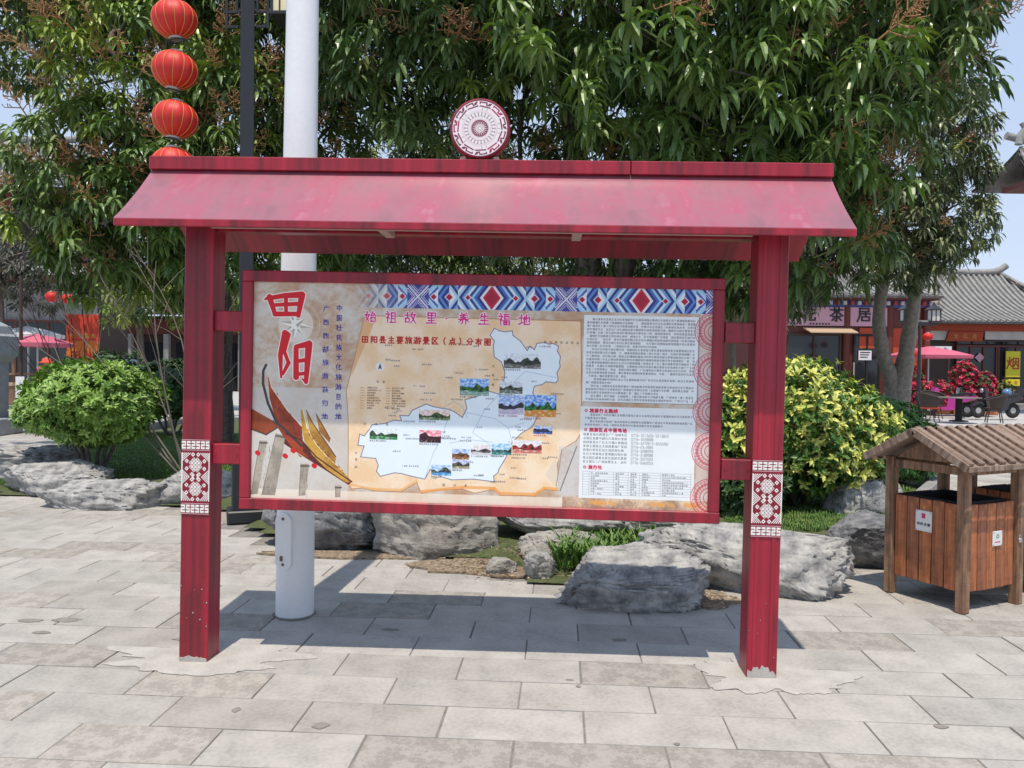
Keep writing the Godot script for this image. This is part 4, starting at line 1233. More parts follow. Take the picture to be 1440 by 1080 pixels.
# ---------- timber bin shelters ----------
func build_bins() -> void:
	var o := thing("litter_bin", "timber litter bin with slatted gable roof and two white plates", "bin", Vector3(2.615, 0, -5.471), 0.505)
	var h := 0.262
	for sx in [-1.0, 1.0]:
		for sz in [-1.0, 1.0]:
			part(o, "post", bx(Vector3(sx * h, 0.465, sz * h), Vector3(0.062, 0.93, 0.062), 0.006), M.timber)
	# planks on four sides
	var k := 0
	for side in 4:
		var b := Basis(Vector3.UP, side * PI / 2)
		for i in 5:
			var w := 0.0905
			var x := -0.1815 + i * 0.0908
			var m := bx(Vector3.ZERO, Vector3(w - 0.007, 0.545, 0.018), 0.004)
			var p := part(o, "plank", m, M.plank[(k * 7 + side) % 4])
			p.transform = Transform3D(b, b * Vector3(x, 0.4 + rng.randf_range(-0.003, 0.003), h + rng.randf_range(-0.003, 0.002)))
			k += 1
		var rail := part(o, "rail", bx(Vector3.ZERO, Vector3(0.46, 0.05, 0.02), 0.003), M.timber)
		rail.transform = Transform3D(b, b * Vector3(0, 0.62, h - 0.024))
		var beam := part(o, "top_beam", bx(Vector3.ZERO, Vector3(0.46, 0.055, 0.035), 0.004), M.timber)
		beam.transform = Transform3D(b, b * Vector3(0, 0.885, h))
	# black liner
	var ln := MB.new()
	for q in [[0.0, 0.215, 0.43, 0.012], [0.0, -0.215, 0.43, 0.012], [0.215, 0.0, 0.012, 0.418], [-0.215, 0.0, 0.012, 0.418]]:
		ln.box(Vector3(q[0], 0.4, q[1]), Vector3(q[2], 0.56, q[3]))
	ln.box(Vector3(0, 0.15, 0), Vector3(0.41, 0.01, 0.41))
	part(o, "liner", ln, M.blackrough)
	# gable roof, ridge along local x
	var run := 0.36
	var rise := 0.19
	var an := atan2(rise, run)
	for s in [-1.0, 1.0]:
		for i in 8:
			var x := -0.357 + i * 0.102
			var p := part(o, "roof_slat", bx(Vector3.ZERO, Vector3(0.05, 0.026, 0.43), 0.004), M.slat)
			p.transform = Transform3D(Basis(Vector3.RIGHT, s * an), Vector3(x, 0.918 + rise * 0.5 + 0.026, s * run * 0.5))
		var bs := part(o, "roof_board", bx(Vector3.ZERO, Vector3(0.77, 0.012, 0.415), 0.002), M.slat)
		bs.transform = Transform3D(Basis(Vector3.RIGHT, s * an), Vector3(0, 0.918 + rise * 0.5 + 0.004, s * (run * 0.5 + 0.002)))
		for e in [-1.0, 1.0]:
			var vb := part(o, "barge_board", bx(Vector3.ZERO, Vector3(0.022, 0.05, 0.43), 0.003), M.slat)
			vb.transform = Transform3D(Basis(Vector3.RIGHT, s * an), Vector3(e * 0.396, 0.918 + rise * 0.5 + 0.006, s * (run * 0.5 + 0.004)))
		part(o, "eave_board", bx(Vector3(0, 0.918 - 0.004, s * (run + 0.022)), Vector3(0.79, 0.035, 0.014), 0.003), M.slat)
	for e in [-1.0, 1.0]:
		var gb := MB.new()
		gb.prism(PackedVector2Array([Vector2(-0.2, 0.93), Vector2(0.2, 0.93), Vector2(0.0, 1.06)]), -0.012, 0.012, Transform3D(Basis(Vector3.UP, PI / 2), Vector3(e * 0.275, 0, 0)))
		part(o, "gable_brace", gb, M.timber)
	# plates
	var lb := Basis(Vector3.UP, -PI / 2)
	var p1 := part(o, "name_plate", bx(Vector3.ZERO, Vector3(0.118, 0.135, 0.005), 0.002), M.plate)
	p1.transform = Transform3D(lb, Vector3(-h - 0.014, 0.53, -0.005))
	var seal := MB.new()
	for q in [[-0.008, 0.034, 0.007, 0.03], [0.0, 0.02, 0.024, 0.005], [0.0, 0.034, 0.024, 0.006], [0.008, 0.034, 0.007, 0.03], [0.0, 0.047, 0.024, 0.005], [0.0, 0.034, 0.004, 0.03]]:
		seal.box(Vector3(q[0], q[1], 0.0031 + 0.0001 * q[2]), Vector3(q[2] * 1.2, q[3], 0.001))
	part(p1, "seal_mark", seal, M.pinkink)
	letters(p1, "character", ["田", "州", "古", "城"], Vector3(-0.037, -0.02, 0.0026), 0.021, Vector3(0.0247, 0, 0), 0.003, 0.0006, M.ink)
	var p2 := part(o, "recycling_plate", bx(Vector3.ZERO, Vector3(0.095, 0.095, 0.005), 0.002), M.plate)
	p2.transform = Transform3D(Basis.IDENTITY, Vector3(0.045, 0.445, h + 0.0145))
	var tri := MB.new()
	for i in 3:
		var a := TAU * i / 3.0
		tri.box(Vector3(cos(a + PI / 6) * 0.009, 0.014 + sin(a + PI / 6) * 0.009, 0.0031), Vector3(0.022, 0.005, 0.001), Basis(Vector3(0, 0, 1), a + PI / 6 + PI / 2))
	part(p2, "recycling_mark", tri, M.greenink)
	part(p2, "red_line", bx(Vector3(0, -0.022, 0.0031), Vector3(0.05, 0.006, 0.001)), M.pinkink)
	for pl in [[p1, 0.05, 0.058], [p2, 0.04, 0.04]]:
		for sx in [-1, 1]:
			for sy in [-1, 1]:
				var sc := MB.new()
				sc.tube([Vector3(sx * pl[1], sy * pl[2], 0.002), Vector3(sx * pl[1], sy * pl[2], 0.0045)], [0.005], 8)
				part(pl[0], "screw", sc, M.steel)
	var lk := MB.new()
	lk.box(Vector3(0.245, 0.42, h + 0.035), Vector3(0.028, 0.03, 0.014), Basis.IDENTITY, 0.004)
	lk.tube([Vector3(0.238, 0.435, h + 0.035), Vector3(0.24, 0.455, h + 0.035), Vector3(0.25, 0.455, h + 0.035), Vector3(0.252, 0.435, h + 0.035)], [0.003], 6)
	part(o, "padlock", lk, M.steel)
	var c := o.duplicate()
	c.name = called("litter_bin")
	add_child(c)
	c.position = Vector3(3.33, 0, -5.86)
	tag(c, "timber litter bin with slatted roof, beyond the bin with the white plates", "bin")


# ---------- ground ----------
var garden := PackedVector2Array()


func in_garden(x: float, z: float) -> bool:
	return Geometry2D.is_point_in_polygon(Vector2(x, z), garden)


func build_ground() -> void:
	garden = PackedVector2Array([Vector2(-11, -9.4), Vector2(-6.4, -8.7), Vector2(-4.5, -8.2), Vector2(-3.3, -8.0), Vector2(-2.6, -6.75), Vector2(-1.9, -6.4), Vector2(-0.9, -6.35), Vector2(-0.4, -6.0), Vector2(0.0, -5.45), Vector2(0.8, -5.4), Vector2(1.2, -5.7), Vector2(2.2, -6.2), Vector2(2.7, -6.9), Vector2(4.75, -10.4), Vector2(5.6, -13.7), Vector2(7.4, -17.5), Vector2(5.5, -20), Vector2(-2, -21), Vector2(-9.5, -20), Vector2(-9.0, -15.0), Vector2(-8.2, -12.6), Vector2(-11, -11.2)])
	var pz := MB.new()
	pz.face([Vector3(-160, -0.06, 60), Vector3(160, -0.06, 60), Vector3(160, -0.06, -160), Vector3(-160, -0.06, -160)])
	struct("ground", pz, M.plaza)
	var jb := MB.new()
	jb.face([Vector3(-16, -0.008, 3), Vector3(14, -0.008, 3), Vector3(14, -0.008, -22), Vector3(-16, -0.008, -22)])
	var pav := struct("pavement", jb, M.joint)
	# slabs in running bond
	var meshes := []
	for i in 5:
		var m := MB.new()
		var tilt := Basis(Vector3(1, 0, 0), rng.randf_range(-0.004, 0.004)).rotated(Vector3(0, 0, 1), rng.randf_range(-0.003, 0.003))
		m.box(Vector3(0, -0.02, 0), Vector3(0.595 - 0.001 * i, 0.04, 0.2935 - 0.0007 * i), tilt, 0.003)
		meshes.append(m.mesh())
	var cam := Vector2(0, 0)
	var spots := []
	for r in range(-22, 62):
		var z := -3.183 - 0.3 * (r + 0.5)
		var x0 := -2.2858 + 0.3 if r % 2 == 0 else -1.37 + 0.3
		for i in range(-26, 28):
			var x: float = x0 + i * 0.6
			if x < -15.5 or x > 13.5 or in_garden(x, z) or (in_garden(x - 0.25, z) and in_garden(x + 0.25, z)):
				continue
			# what the camera can see, a little widened
			var q := Vector2(x, z).rotated(0.0611)
			var seen: bool = z < -1.9 and abs(q.x) < -z * 0.68 + 0.7
			spots.append([(Vector2(x, z) - cam).length() + (0.0 if seen else 100.0), x, z])
	spots.sort_custom(func(a, b): return a[0] < b[0])
	var rest := []
	for i in M.slabs.size():
		rest.append(MB.new())
	for i in spots.size():
		var s: Array = spots[i]
		var kind: int = [0, 1, 2, 3, 0, 2, 1, 4, 5][rng.randi() % 9]
		var dy: float = rng.randf_range(-0.0025, 0.0)
		if i < 300:
			var o := part(pav, "slab", meshes[rng.randi() % 5], M.slabs[kind])
			o.position = Vector3(s[1] + rng.randf_range(-0.002, 0.002), dy, s[2] + rng.randf_range(-0.002, 0.002))
			o.rotation.y = (PI if rng.randf() < 0.5 else 0.0) + rng.randf_range(-0.004, 0.004)
		else:
			rest[kind].box(Vector3(s[1], -0.02 + dy, s[2]), Vector3(0.594, 0.04, 0.2925))
	for i in rest.size():
		if rest[i].v.size():
			part(pav, "slab_field", rest[i], M.slabs[i], true)
	# cement patches round the post feet
	for q in [[-1.8, -3.96, 0.6, 0.24], [1.04, -3.97, 0.44, 0.3]]:
		var pg := PackedVector2Array()
		for i in 150:
			var a := TAU * i / 150.0
			var e: float = 0.8 + 0.45 * noise.get_noise_2d(cos(a) * 80.0 + q[0] * 50.0, sin(a) * 80.0) + 0.14 * noise.get_noise_2d(cos(a) * 300.0, sin(a) * 300.0) + rng.randf_range(-0.015, 0.015)
			pg.append(Vector2(cos(a) * q[2] * e, -sin(a) * q[3] * e))
		var m := MB.new()
		m.prism(pg, 0.0006, 0.0016, Transform3D(Basis(Vector3.RIGHT, -PI / 2), Vector3(q[0], 0.0003, q[1])))
		part(pav, "cement_patch", m, M.cement)
	# spots of dirt
	for q in [[-3.06, -4.43, 0.07, 0.035], [-2.86, -4.46, 0.085, 0.04], [-2.86, -4.24, 0.05, 0.025], [-1.39, -3.36, 0.018, 0.03], [0.1, -3.75, 0.012, 0.018], [-2.0, -4.2, 0.09, 0.03], [0.48, -3.2, 0.012, 0.012], [1.62, -3.45, 0.03, 0.018], [-0.95, -4.47, 0.05, 0.02], [0.34, -4.42, 0.04, 0.02], [-0.98, -3.24, 0.035, 0.03], [0.06, -3.82, 0.02, 0.012]]:
		var pg := PackedVector2Array()
		for i in 18:
			var a := TAU * i / 18.0
			var e: float = rng.randf_range(0.75, 1.15)
			pg.append(Vector2(cos(a) * q[2] * e, sin(a) * q[3] * e))
		var m := MB.new()
		m.prism(pg, 0.0, 0.0016, Transform3D(Basis(Vector3.RIGHT, -PI / 2), Vector3(q[0], 0.0004, q[1])))
		part(pav, "dirt_spot", m, M.stain)
	# planted bed: uneven earth with turf
	var bed := MB.new()
	var turf := []
	var tcol := []
	var st := 0.22
	var rows := {}
	for i in range(-52, 36):
		for j in range(-98, -22):
			var x := i * st
			var z := j * st
			rows[Vector2i(i, j)] = 0.05 + noise.get_noise_2d(x * 14.0, z * 14.0) * 0.05 + (0.04 if in_garden(x + 0.3, z) and in_garden(x - 0.3, z) and in_garden(x, z + 0.3) else -0.02)
	for i in range(-52, 35):
		for j in range(-98, -23):
			var x := (i + 0.5) * st
			var z := (j + 0.5) * st
			if not in_garden(x, z):
				continue
			var p := []
			for q in [[0, 1], [1, 1], [1, 0], [0, 0]]:
				p.append(Vector3((i + q[0]) * st, rows[Vector2i(i + q[0], j + q[1])], (j + q[1]) * st))
			bed.face(p)
			var grassy: float = noise.get_noise_2d(x * 9.0 + 50.0, z * 9.0)
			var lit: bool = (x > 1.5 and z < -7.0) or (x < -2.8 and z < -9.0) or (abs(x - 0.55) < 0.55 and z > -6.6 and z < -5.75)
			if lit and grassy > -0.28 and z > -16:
				for q in (26 if z > -11 else 14):
					var px: float = x + rng.randf_range(-0.5, 0.5) * st
					var pz2: float = z + rng.randf_range(-0.5, 0.5) * st
					var b := Basis(Vector3.UP, rng.randf() * TAU).scaled(Vector3.ONE * rng.randf_range(0.7, 1.5) * (2.8 if abs(x - 0.55) < 0.55 and z > -6.7 else 1.0))
					turf.append(Transform3D(b, Vector3(px, rows[Vector2i(i, j)] - 0.01, pz2)))
					var gcol := rc(0.08, 0.18, 0.03).lerp(rc(0.2, 0.27, 0.06), rng.randf() * rng.randf())
					tcol.append(gcol)
	struct("garden_bed", bed, M.soil)
	var tm := MB.new()
	for i in 7:
		var a := TAU * i / 7.0 + 0.3
		var d := Vector3(cos(a), 0, sin(a))
		var sd := Vector3(-d.z, 0, d.x) * 0.0035
		var b0 := d * 0.01
		var hh := 0.035 + 0.006 * (i % 3)
		tm.face([b0 - sd, b0 + sd, b0 + d * 0.012 + Vector3(0, hh * 0.7, 0) + sd * 0.7, b0 + d * 0.012 + Vector3(0, hh * 0.7, 0) - sd * 0.7])
		tm.face([b0 + d * 0.012 + Vector3(0, hh * 0.7, 0) - sd * 0.7, b0 + d * 0.012 + Vector3(0, hh * 0.7, 0) + sd * 0.7, b0 + d * 0.03 + Vector3(0, hh, 0)])
	tag(many(self, "turf", tm.mesh(), M.dullleaf, turf, tcol), "short green turf in the planted bed behind the stones", "grass")
	# kerbs at the far edges of the bed
	for q in [[Vector2(2.9, -7.3), Vector2(4.75, -10.4)], [Vector2(4.75, -10.4), Vector2(5.6, -13.7)], [Vector2(5.6, -13.7), Vector2(7.4, -17.5)], [Vector2(-9.5, -20), Vector2(-2, -21)], [Vector2(-8.2, -12.6), Vector2(-9.0, -15.0)], [Vector2(-9.0, -15.0), Vector2(-9.5, -20)]]:
		var d: Vector2 = q[1] - q[0]
		var mid: Vector2 = (q[0] + q[1]) * 0.5
		var k := bx(Vector3.ZERO, Vector3(d.length() - 0.02, 0.26, 0.13), 0.012)
		var o := struct("kerb", k, M.concrete)
		o.transform = Transform3D(Basis(Vector3.UP, -atan2(d.y, d.x)), Vector3(mid.x, 0.03, mid.y))
	# dry litter between the stones
	var lm := MB.new()
	lm.face([Vector3(-0.02, 0.002, 0), Vector3(0, 0.0, 0.007), Vector3(0.02, 0.004, 0), Vector3(0, 0.006, -0.007)])
	var lx := []
	var lc := []
	for i in 900:
		var x: float
		var z: float
		if i < 520:
			x = -0.35 + rng.randfn(0, 0.3)
			z = -5.95 + rng.randfn(0, 0.16)
		elif i < 640:
			x = 0.95 + rng.randfn(0, 0.12)
			z = -5.2 + rng.randfn(0, 0.1)
		else:
			x = rng.randf_range(-5.5, 3.2)
			z = rng.randf_range(-8.4, -4.6)
		lx.append(Transform3D(Basis(Vector3.UP, rng.randf() * TAU).rotated(Vector3.RIGHT, rng.randf_range(-0.3, 0.3)).scaled(Vector3.ONE * rng.randf_range(0.35, 1.1 if i < 640 else 0.5)), Vector3(x, (0.02 if i < 640 else 0.003) + (0.085 if in_garden(x, z) else 0.0), z)))
		lc.append(rc(0.42, 0.33, 0.22).lerp(rc(0.16, 0.09, 0.05), rng.randf()))
	tag(many(self, "leaf_litter", lm.mesh(), M.dullleaf, lx, lc), "dry brown leaf litter and chips lying between the stones", "leaf litter")
	for q in [[-0.35, -5.95, 0.75, 0.3], [0.95, -5.25, 0.22, 0.2], [-1.6, -6.2, 0.8, 0.12]]:
		var pg := PackedVector2Array()
		for i in 26:
			var a := TAU * i / 26.0
			var e: float = rng.randf_range(0.8, 1.1)
			pg.append(Vector2(cos(a) * q[2] * e, sin(a) * q[3] * e))
		var m := MB.new()
		m.prism(pg, 0.0, 0.014, Transform3D(Basis(Vector3.RIGHT, -PI / 2), Vector3(q[0], 0.0005, q[1])))
		part(pav, "earth_patch", m, M.earth)


func rock(label: String, at: Vector3, yaw: float, s: Vector3, sd: int, material: Material, tilt: float = 0.0, layered: float = 1.0, slope: float = 9.0) -> void:
	var r2 := RandomNumberGenerator.new()
	r2.seed = sd
	var f := FastNoiseLite.new()
	f.seed = sd
	f.frequency = 1.0
	f.fractal_octaves = 5
	var planes := []
	for i in 20:
		var d := Vector3(r2.randfn(0, 1), r2.randfn(0, 0.8), r2.randfn(0, 1)).normalized()
		planes.append([d, r2.randf_range(0.66, 0.95)])
	planes.append([Vector3(0.1 * r2.randfn(0, 1), 1, 0.1 * r2.randfn(0, 1)).normalized(), 0.72])
	planes.append([Vector3(0.05, 0.83, 0.55).normalized(), slope])
	var rows := []
	var nr := 64
	var nc := 120
	for i in nr + 1:
		var ph := -PI / 2 + PI * i / nr
		var row := PackedVector3Array()
		for j in nc:
			var th := TAU * j / nc
			var d := Vector3(cos(ph) * cos(th), sin(ph), cos(ph) * sin(th))
			var p := Vector3(sign(d.x) * pow(abs(d.x), 0.75), sign(d.y) * pow(abs(d.y), 0.7), sign(d.z) * pow(abs(d.z), 0.75))
			for q in planes:
				var e: float = p.dot(q[0]) - q[1]
				if e > 0.0:
					p -= q[0] * e * 0.97
			var w: float = 1.0 + f.get_noise_3dv(p * 0.9) * 0.12 + f.get_noise_3dv(p * 4.0) * 0.035
			var ck: float = abs(f.get_noise_3dv(p * Vector3(1.4, 3.2, 1.4) + Vector3(5, 3, 1)))
			w -= 0.07 * (1.0 - smoothstep(0.0, 0.07, ck))
			w += 0.06 * (abs(f.get_noise_3dv(p * 2.3 + Vector3(0, 7, 0))) - 0.25) + 0.02 * f.get_noise_3dv(p * 11.0)
			# beds of the stone: shallow steps round the sides
			var ly: float = p.y * s.y * 26.0 + f.get_noise_3dv(p * 1.1) * 3.0
			w += layered * (smoothstep(0.35, 0.6, ly - floor(ly)) - 0.5) * 0.05 * cos(ph) * (0.6 + f.get_noise_3dv(p * 3.0 + Vector3(9, 0, 0)))
			row.append(p * w * s * 0.53)
		rows.append(row)
	var m := MB.new()
	m.surf(rows, true, true)
	var o := part(self, "garden_stone", m, material)
	o.position = at
	o.rotation = Vector3(0, yaw, tilt)
	tag(o, label, "rock", "garden stones edging the bed")


func build_rocks() -> void:
	rock("broad pale flat stone lying farthest along the bed by the granite pillar", Vector3(-6.95, 0.2, -9.75), 0.2, Vector3(1.7, 0.62, 1.2), 1, M.rock, 0.04)
	rock("low grey block-shaped stone behind the flat stone under the round bush", Vector3(-5.85, 0.13, -8.95), -0.05, Vector3(1.45, 0.54, 0.8), 2, M.rock, 0.0, 1.3, 0.66)
	rock("long low grey stone lying on the paving in front of the round bush", Vector3(-4.8, 0.1, -8.12), 0.06, Vector3(1.35, 0.44, 0.62), 3, M.rock, 0.0, 1.3, 0.7)
	rock("grey stone with a rough face half hidden by the map board post", Vector3(-3.95, 0.14, -8.55), 0.1, Vector3(0.95, 0.54, 0.7), 4, M.rock)
	rock("dark layered stone with deep cracks behind the white flagpole", Vector3(-1.85, 0.22, -6.62), -0.08, Vector3(1.35, 0.75, 0.75), 5, M.rock_dark, 0.0, 2.6)
	rock("warm grey boulder with a sloping top, right of the layered stone", Vector3(-1.06, 0.17, -6.4), 0.15, Vector3(1.05, 0.66, 0.6), 6, M.rock_warm, -0.1)
	rock("long slab of grey stone with a white vein, propped up at one end", Vector3(-0.05, 0.25, -6.75), -0.1, Vector3(1.5, 0.42, 0.7), 7, M.rock, -0.09)
	rock("pale stone set low under the propped slab", Vector3(0.1, 0.1, -6.25), 0.3, Vector3(0.8, 0.28, 0.4), 8, M.rock_warm)
	rock("fist-sized pale stone lying on the dry litter", Vector3(-0.42, 0.05, -5.78), 0.3, Vector3(0.24, 0.15, 0.17), 9, M.rock_warm)
	rock("small upright rough stone beside the dark boulder", Vector3(-0.12, 0.08, -5.68), 0.9, Vector3(0.24, 0.26, 0.2), 10, M.rock)
	rock("large grey slate boulder with bedding lines in front of the grass tuft", Vector3(0.47, 0.1, -5.18), 0.1, Vector3(0.96, 0.54, 0.7), 11, M.rock, 0.03, 2.6, 0.5)
	rock("wide pale grey boulder behind the map board post near the bin", Vector3(1.36, 0.17, -5.66), -0.1, Vector3(1.5, 0.6, 0.75), 12, M.rock, -0.05, 1.6, 0.62)
	rock("squat dark stone tucked behind the litter bin", Vector3(2.34, 0.15, -6.42), 0.4, Vector3(0.7, 0.52, 0.6), 13, M.rock_dark)
	rock("rugged grey stone on the lawn behind the litter bin", Vector3(2.98, 0.2, -8.1), 0.3, Vector3(0.75, 0.6, 0.5), 14, M.rock)
	rock("flat grey stone behind the grass tuft in the bed", Vector3(0.72, 0.16, -6.75), 0.05, Vector3(1.15, 0.42, 0.5), 15, M.rock)


# ---------- vegetation ----------
func blade(m: MB, root: Vector3, dir: Vector3, length: float, width: float, droop: float, segs: int = 4, fold: float = 0.25) -> void:
	# one leaf: two halves folded along the midrib, bending down under its weight
	var pos := root
	var d := dir.normalized()
	var mid := [pos]
	var dirs := [d]
	for i in segs:
		pos += d * (length / segs)
		d = (d + Vector3(0, -droop / segs, 0)).normalized()
		mid.append(pos)
		dirs.append(d)
	var prof := [0.12, 0.85, 1.0, 0.72, 0.0] if segs == 4 else [0.2, 1.0, 0.8, 0.0]
	var le := []
	var re := []
	for i in segs + 1:
		var sd: Vector3 = dirs[i].cross(Vector3.UP)
		if sd.length() < 0.05:
			sd = Vector3(dir.z, 0, -dir.x)
		sd = sd.normalized()
		var up: Vector3 = sd.cross(dirs[i]).normalized()
		var hw: float = width * 0.5 * prof[i]
		le.append(mid[i] - sd * hw + up * hw * fold)
		re.append(mid[i] + sd * hw + up * hw * fold)
	for i in segs:
		if i == segs - 1:
			m.face([mid[i], mid[i + 1], le[i]])
			m.face([re[i], mid[i + 1], mid[i]])
		else:
			m.face([mid[i], mid[i + 1], le[i + 1], le[i]])
			m.face([re[i], re[i + 1], mid[i + 1], mid[i]])


func whorl(kind: int, sd: int) -> ArrayMesh:
	# a mango shoot: long leaves fanning round the tip and hanging; kind 0 upright, 1 slanting, 2 nearly level (towards +z)
	var r := RandomNumberGenerator.new()
	r.seed = sd
	var m := MB.new()
	var axis := Vector3(0, 1, 0).rotated(Vector3.RIGHT, [0.1, 0.55, 1.0][kind])
	var side := Vector3.RIGHT
	var third := axis.cross(side)
	var nl := 14
	for i in nl:
		var a := i * 2.4 + r.randf_range(-0.25, 0.25)
		var out := side * cos(a) + third * sin(a)
		var lift: float = lerp(-0.15, 0.75, float(i) / nl)
		var d := out + axis * lift
		blade(m, axis * (-0.07 + 0.08 * i / nl), d, r.randf_range(0.17, 0.26), r.randf_range(0.04, 0.054), r.randf_range(1.5, 3.2))
	m.tube([axis * -0.3 + Vector3(0, -0.02, 0), axis * -0.12, Vector3.ZERO], [0.006, 0.005, 0.004], 5, false)
	return m.mesh()


func panicle_mesh(sd: int) -> ArrayMesh:
	# spent flower spike: a stalk with short forked side twigs
	var r := RandomNumberGenerator.new()
	r.seed = sd
	var m := MB.new()
	var top := Vector3(r.randf_range(-0.05, 0.05), 0.3, r.randf_range(-0.05, 0.05))
	m.tube([Vector3.ZERO, top * 0.5 + Vector3(0.01, 0, 0.01), top], [0.006, 0.005, 0.003], 5, false)
	for i in 13:
		var t := 0.25 + 0.75 * i / 13.0
		var a := i * 2.4
		var b := top * t
		var l := 0.11 * (1.15 - t * 0.8)
		var e := b + Vector3(cos(a) * l, l * 0.5, sin(a) * l)
		m.tube([b, e], [0.0042, 0.003], 4, false)
		for k in 3:
			var e2 := b.lerp(e, 0.5 + 0.25 * k)
			m.tube([e2, e2 + Vector3(r.randf_range(-0.025, 0.025), r.randf_range(0.0, 0.03), r.randf_range(-0.025, 0.025))], [0.003, 0.005], 3, false)
	return m.mesh()


func limb(m: MB, a: Vector3, b: Vector3, r0: float, r1: float, bend: float, rr: RandomNumberGenerator) -> void:
	var pts := []
	var rad := []
	var off := Vector3(rr.randfn(0, bend), rr.randf_range(0.0, bend), rr.randfn(0, bend))
	for i in 8:
		var t := i / 7.0
		pts.append(a.lerp(b, t) + off * sin(PI * t) + Vector3(rr.randfn(0, 0.012), 0, rr.randfn(0, 0.012)) * (1.0 if i > 0 else 0.0))
		rad.append(lerp(r0, r1, t))
	m.tube(pts, rad, 9)


func mango_tree(label: String, base: Vector3, trunks: Array, blobs: Array, per: float, dark: Color, light: Color, young: float, scale: float, single: int, spikes: float, sd: int, group: String) -> void:
	var r := RandomNumberGenerator.new()
	r.seed = sd
	var o := thing("mango_tree", label, "tree", base, 0.0, group)
	var tips := []
	for tk in trunks:
		var m := MB.new()
		var pts := []
		var rad := []
		for q in tk:
			pts.append(Vector3(q[0], q[1], q[2]) - base)
			rad.append(q[3])
		# smooth the trunk line
		var p2 := []
		var r2 := []
		for i in pts.size() - 1:
			for k in 5:
				var t := k / 5.0
				var p0: Vector3 = pts[max(i - 1, 0)]
				var p3: Vector3 = pts[min(i + 2, pts.size() - 1)]
				p2.append(pts[i].cubic_interpolate(pts[i + 1], p0, p3, t))
				r2.append(lerp(float(rad[i]), float(rad[i + 1]), t) * (1.0 + 0.06 * r.randfn(0, 1)))
		p2.append(pts[-1])
		r2.append(rad[-1])
		m.tube(p2, r2, 14)
		part(o, "trunk", m, M.bark_pale if sd == 7 else M.bark)
		tips.append([pts[-1], rad[-1]])
	var xf := [[], [], [], [], [], [], [], [], []]
	var co := [[], [], [], [], [], [], [], [], []]
	var px := []
	var pc := []
	var cand := []
	var lm := MB.new()
	for b in blobs:
		var c := Vector3(b[0], b[1], b[2]) - base
		var best: Array = tips[0]
		for t in tips:
			if (c - t[0]).length() < (c - best[0]).length():
				best = t
		limb(lm, best[0], c, float(best[1]) * 0.6, 0.025, 0.25, r)
		for k in 4:
			limb(lm, c, c + Vector3(r.randfn(0, 1), r.randfn(0, 0.6), r.randfn(0, 1)).normalized() * b[3] * 0.8, 0.022, 0.008, 0.08, r)
		var cnt := int(per * b[3] * b[3] * (1.0 / scale) / scale)
		var yb: float = b[4] if b.size() > 4 else young
		for i in cnt:
			var d := Vector3(r.randfn(0, 1), r.randfn(0, 1), r.randfn(0, 1)).normalized()
			var rad2: float = b[3] * (r.randf_range(0.78, 1.06) if r.randf() < 0.8 else r.randf_range(0.35, 0.8))
			rad2 *= 1.0 + 0.28 * noise.get_noise_3dv((c + d) * 55.0)
			var p := c + d * rad2 * Vector3(1.08, 0.92, 1.08)
			var kind := 0 if d.y > 0.45 else (1 if d.y > -0.1 else 2)
			if r.randf() < 0.25:
				kind = r.randi() % 3
			var yaw := atan2(d.x, d.z) + r.randfn(0, 0.5)
			var bs := Basis(Vector3.UP, yaw) * Basis(Vector3.RIGHT, r.randfn(0, 0.2)) * Basis(Vector3(0, 0, 1), r.randfn(0, 0.2))
			var cl := dark.lerp(light, pow(r.randf(), 1.6))
			if r.randf() < yb * (0.35 + 0.9 * max(0.0, noise.get_noise_3dv((c + d * rad2) * 40.0) + 0.35)):
				cl = rc(0.17, 0.27, 0.035).lerp(rc(0.3, 0.36, 0.06), r.randf())
			var x := Transform3D(bs.scaled(Vector3.ONE * scale * r.randf_range(0.8, 1.2)), p)
			cand.append([(p + base).length(), kind + 3 * (r.randi() % 3), x, cl])
			if r.randf() < spikes and d.y > -0.5:
				var pd := (d + Vector3(0, 0.55, 0)).normalized()
				var ax := Vector3.UP.cross(pd)
				var pb := Basis(ax.normalized(), Vector3.UP.angle_to(pd)) if ax.length() > 0.01 else Basis.IDENTITY
				px.append(Transform3D(pb.rotated(Vector3.UP, r.randfn(0, 0.2)).scaled(Vector3.ONE * scale * r.randf_range(0.9, 1.5)), p))
				pc.append(rc(0.3, 0.14, 0.06).lerp(rc(0.42, 0.25, 0.12), r.randf()))
	part(o, "limbs", lm, M.bark)
	cand.sort_custom(func(a, b): return a[0] < b[0])
	for i in cand.size():
		var q: Array = cand[i]
		if i < single:
			var lv := part(o, "leaf_whorl", WH[q[1]], M.leafone[r.randi() % 4])
			lv.transform = q[2]
		else:
			xf[q[1]].append(q[2])
			co[q[1]].append(q[3])
	for k in 9:
		if xf[k].size():
			many(o, "crown", WH[k], M.leaf if scale < 1.4 else M.dullleaf, xf[k], co[k])
	if px.size():
		many(o, "flower_spikes", SPIKE, M.panicle, px, pc)


var WH := []
var SPIKE: ArrayMesh


func sprig(len0: float, wid: float, cnt: int, sd: int, droop: float) -> ArrayMesh:
	var r := RandomNumberGenerator.new()
	r.seed = sd
	var m := MB.new()
	for i in cnt:
		var a := i * 2.4 + r.randf_range(-0.3, 0.3)
		var d := Vector3(cos(a), r.randf_range(0.25, 1.3), sin(a))
		blade(m, Vector3(0, -0.03 + 0.05 * i / cnt, 0), d, len0 * r.randf_range(0.75, 1.2), wid, droop, 3, 0.3)
	return m.mesh()


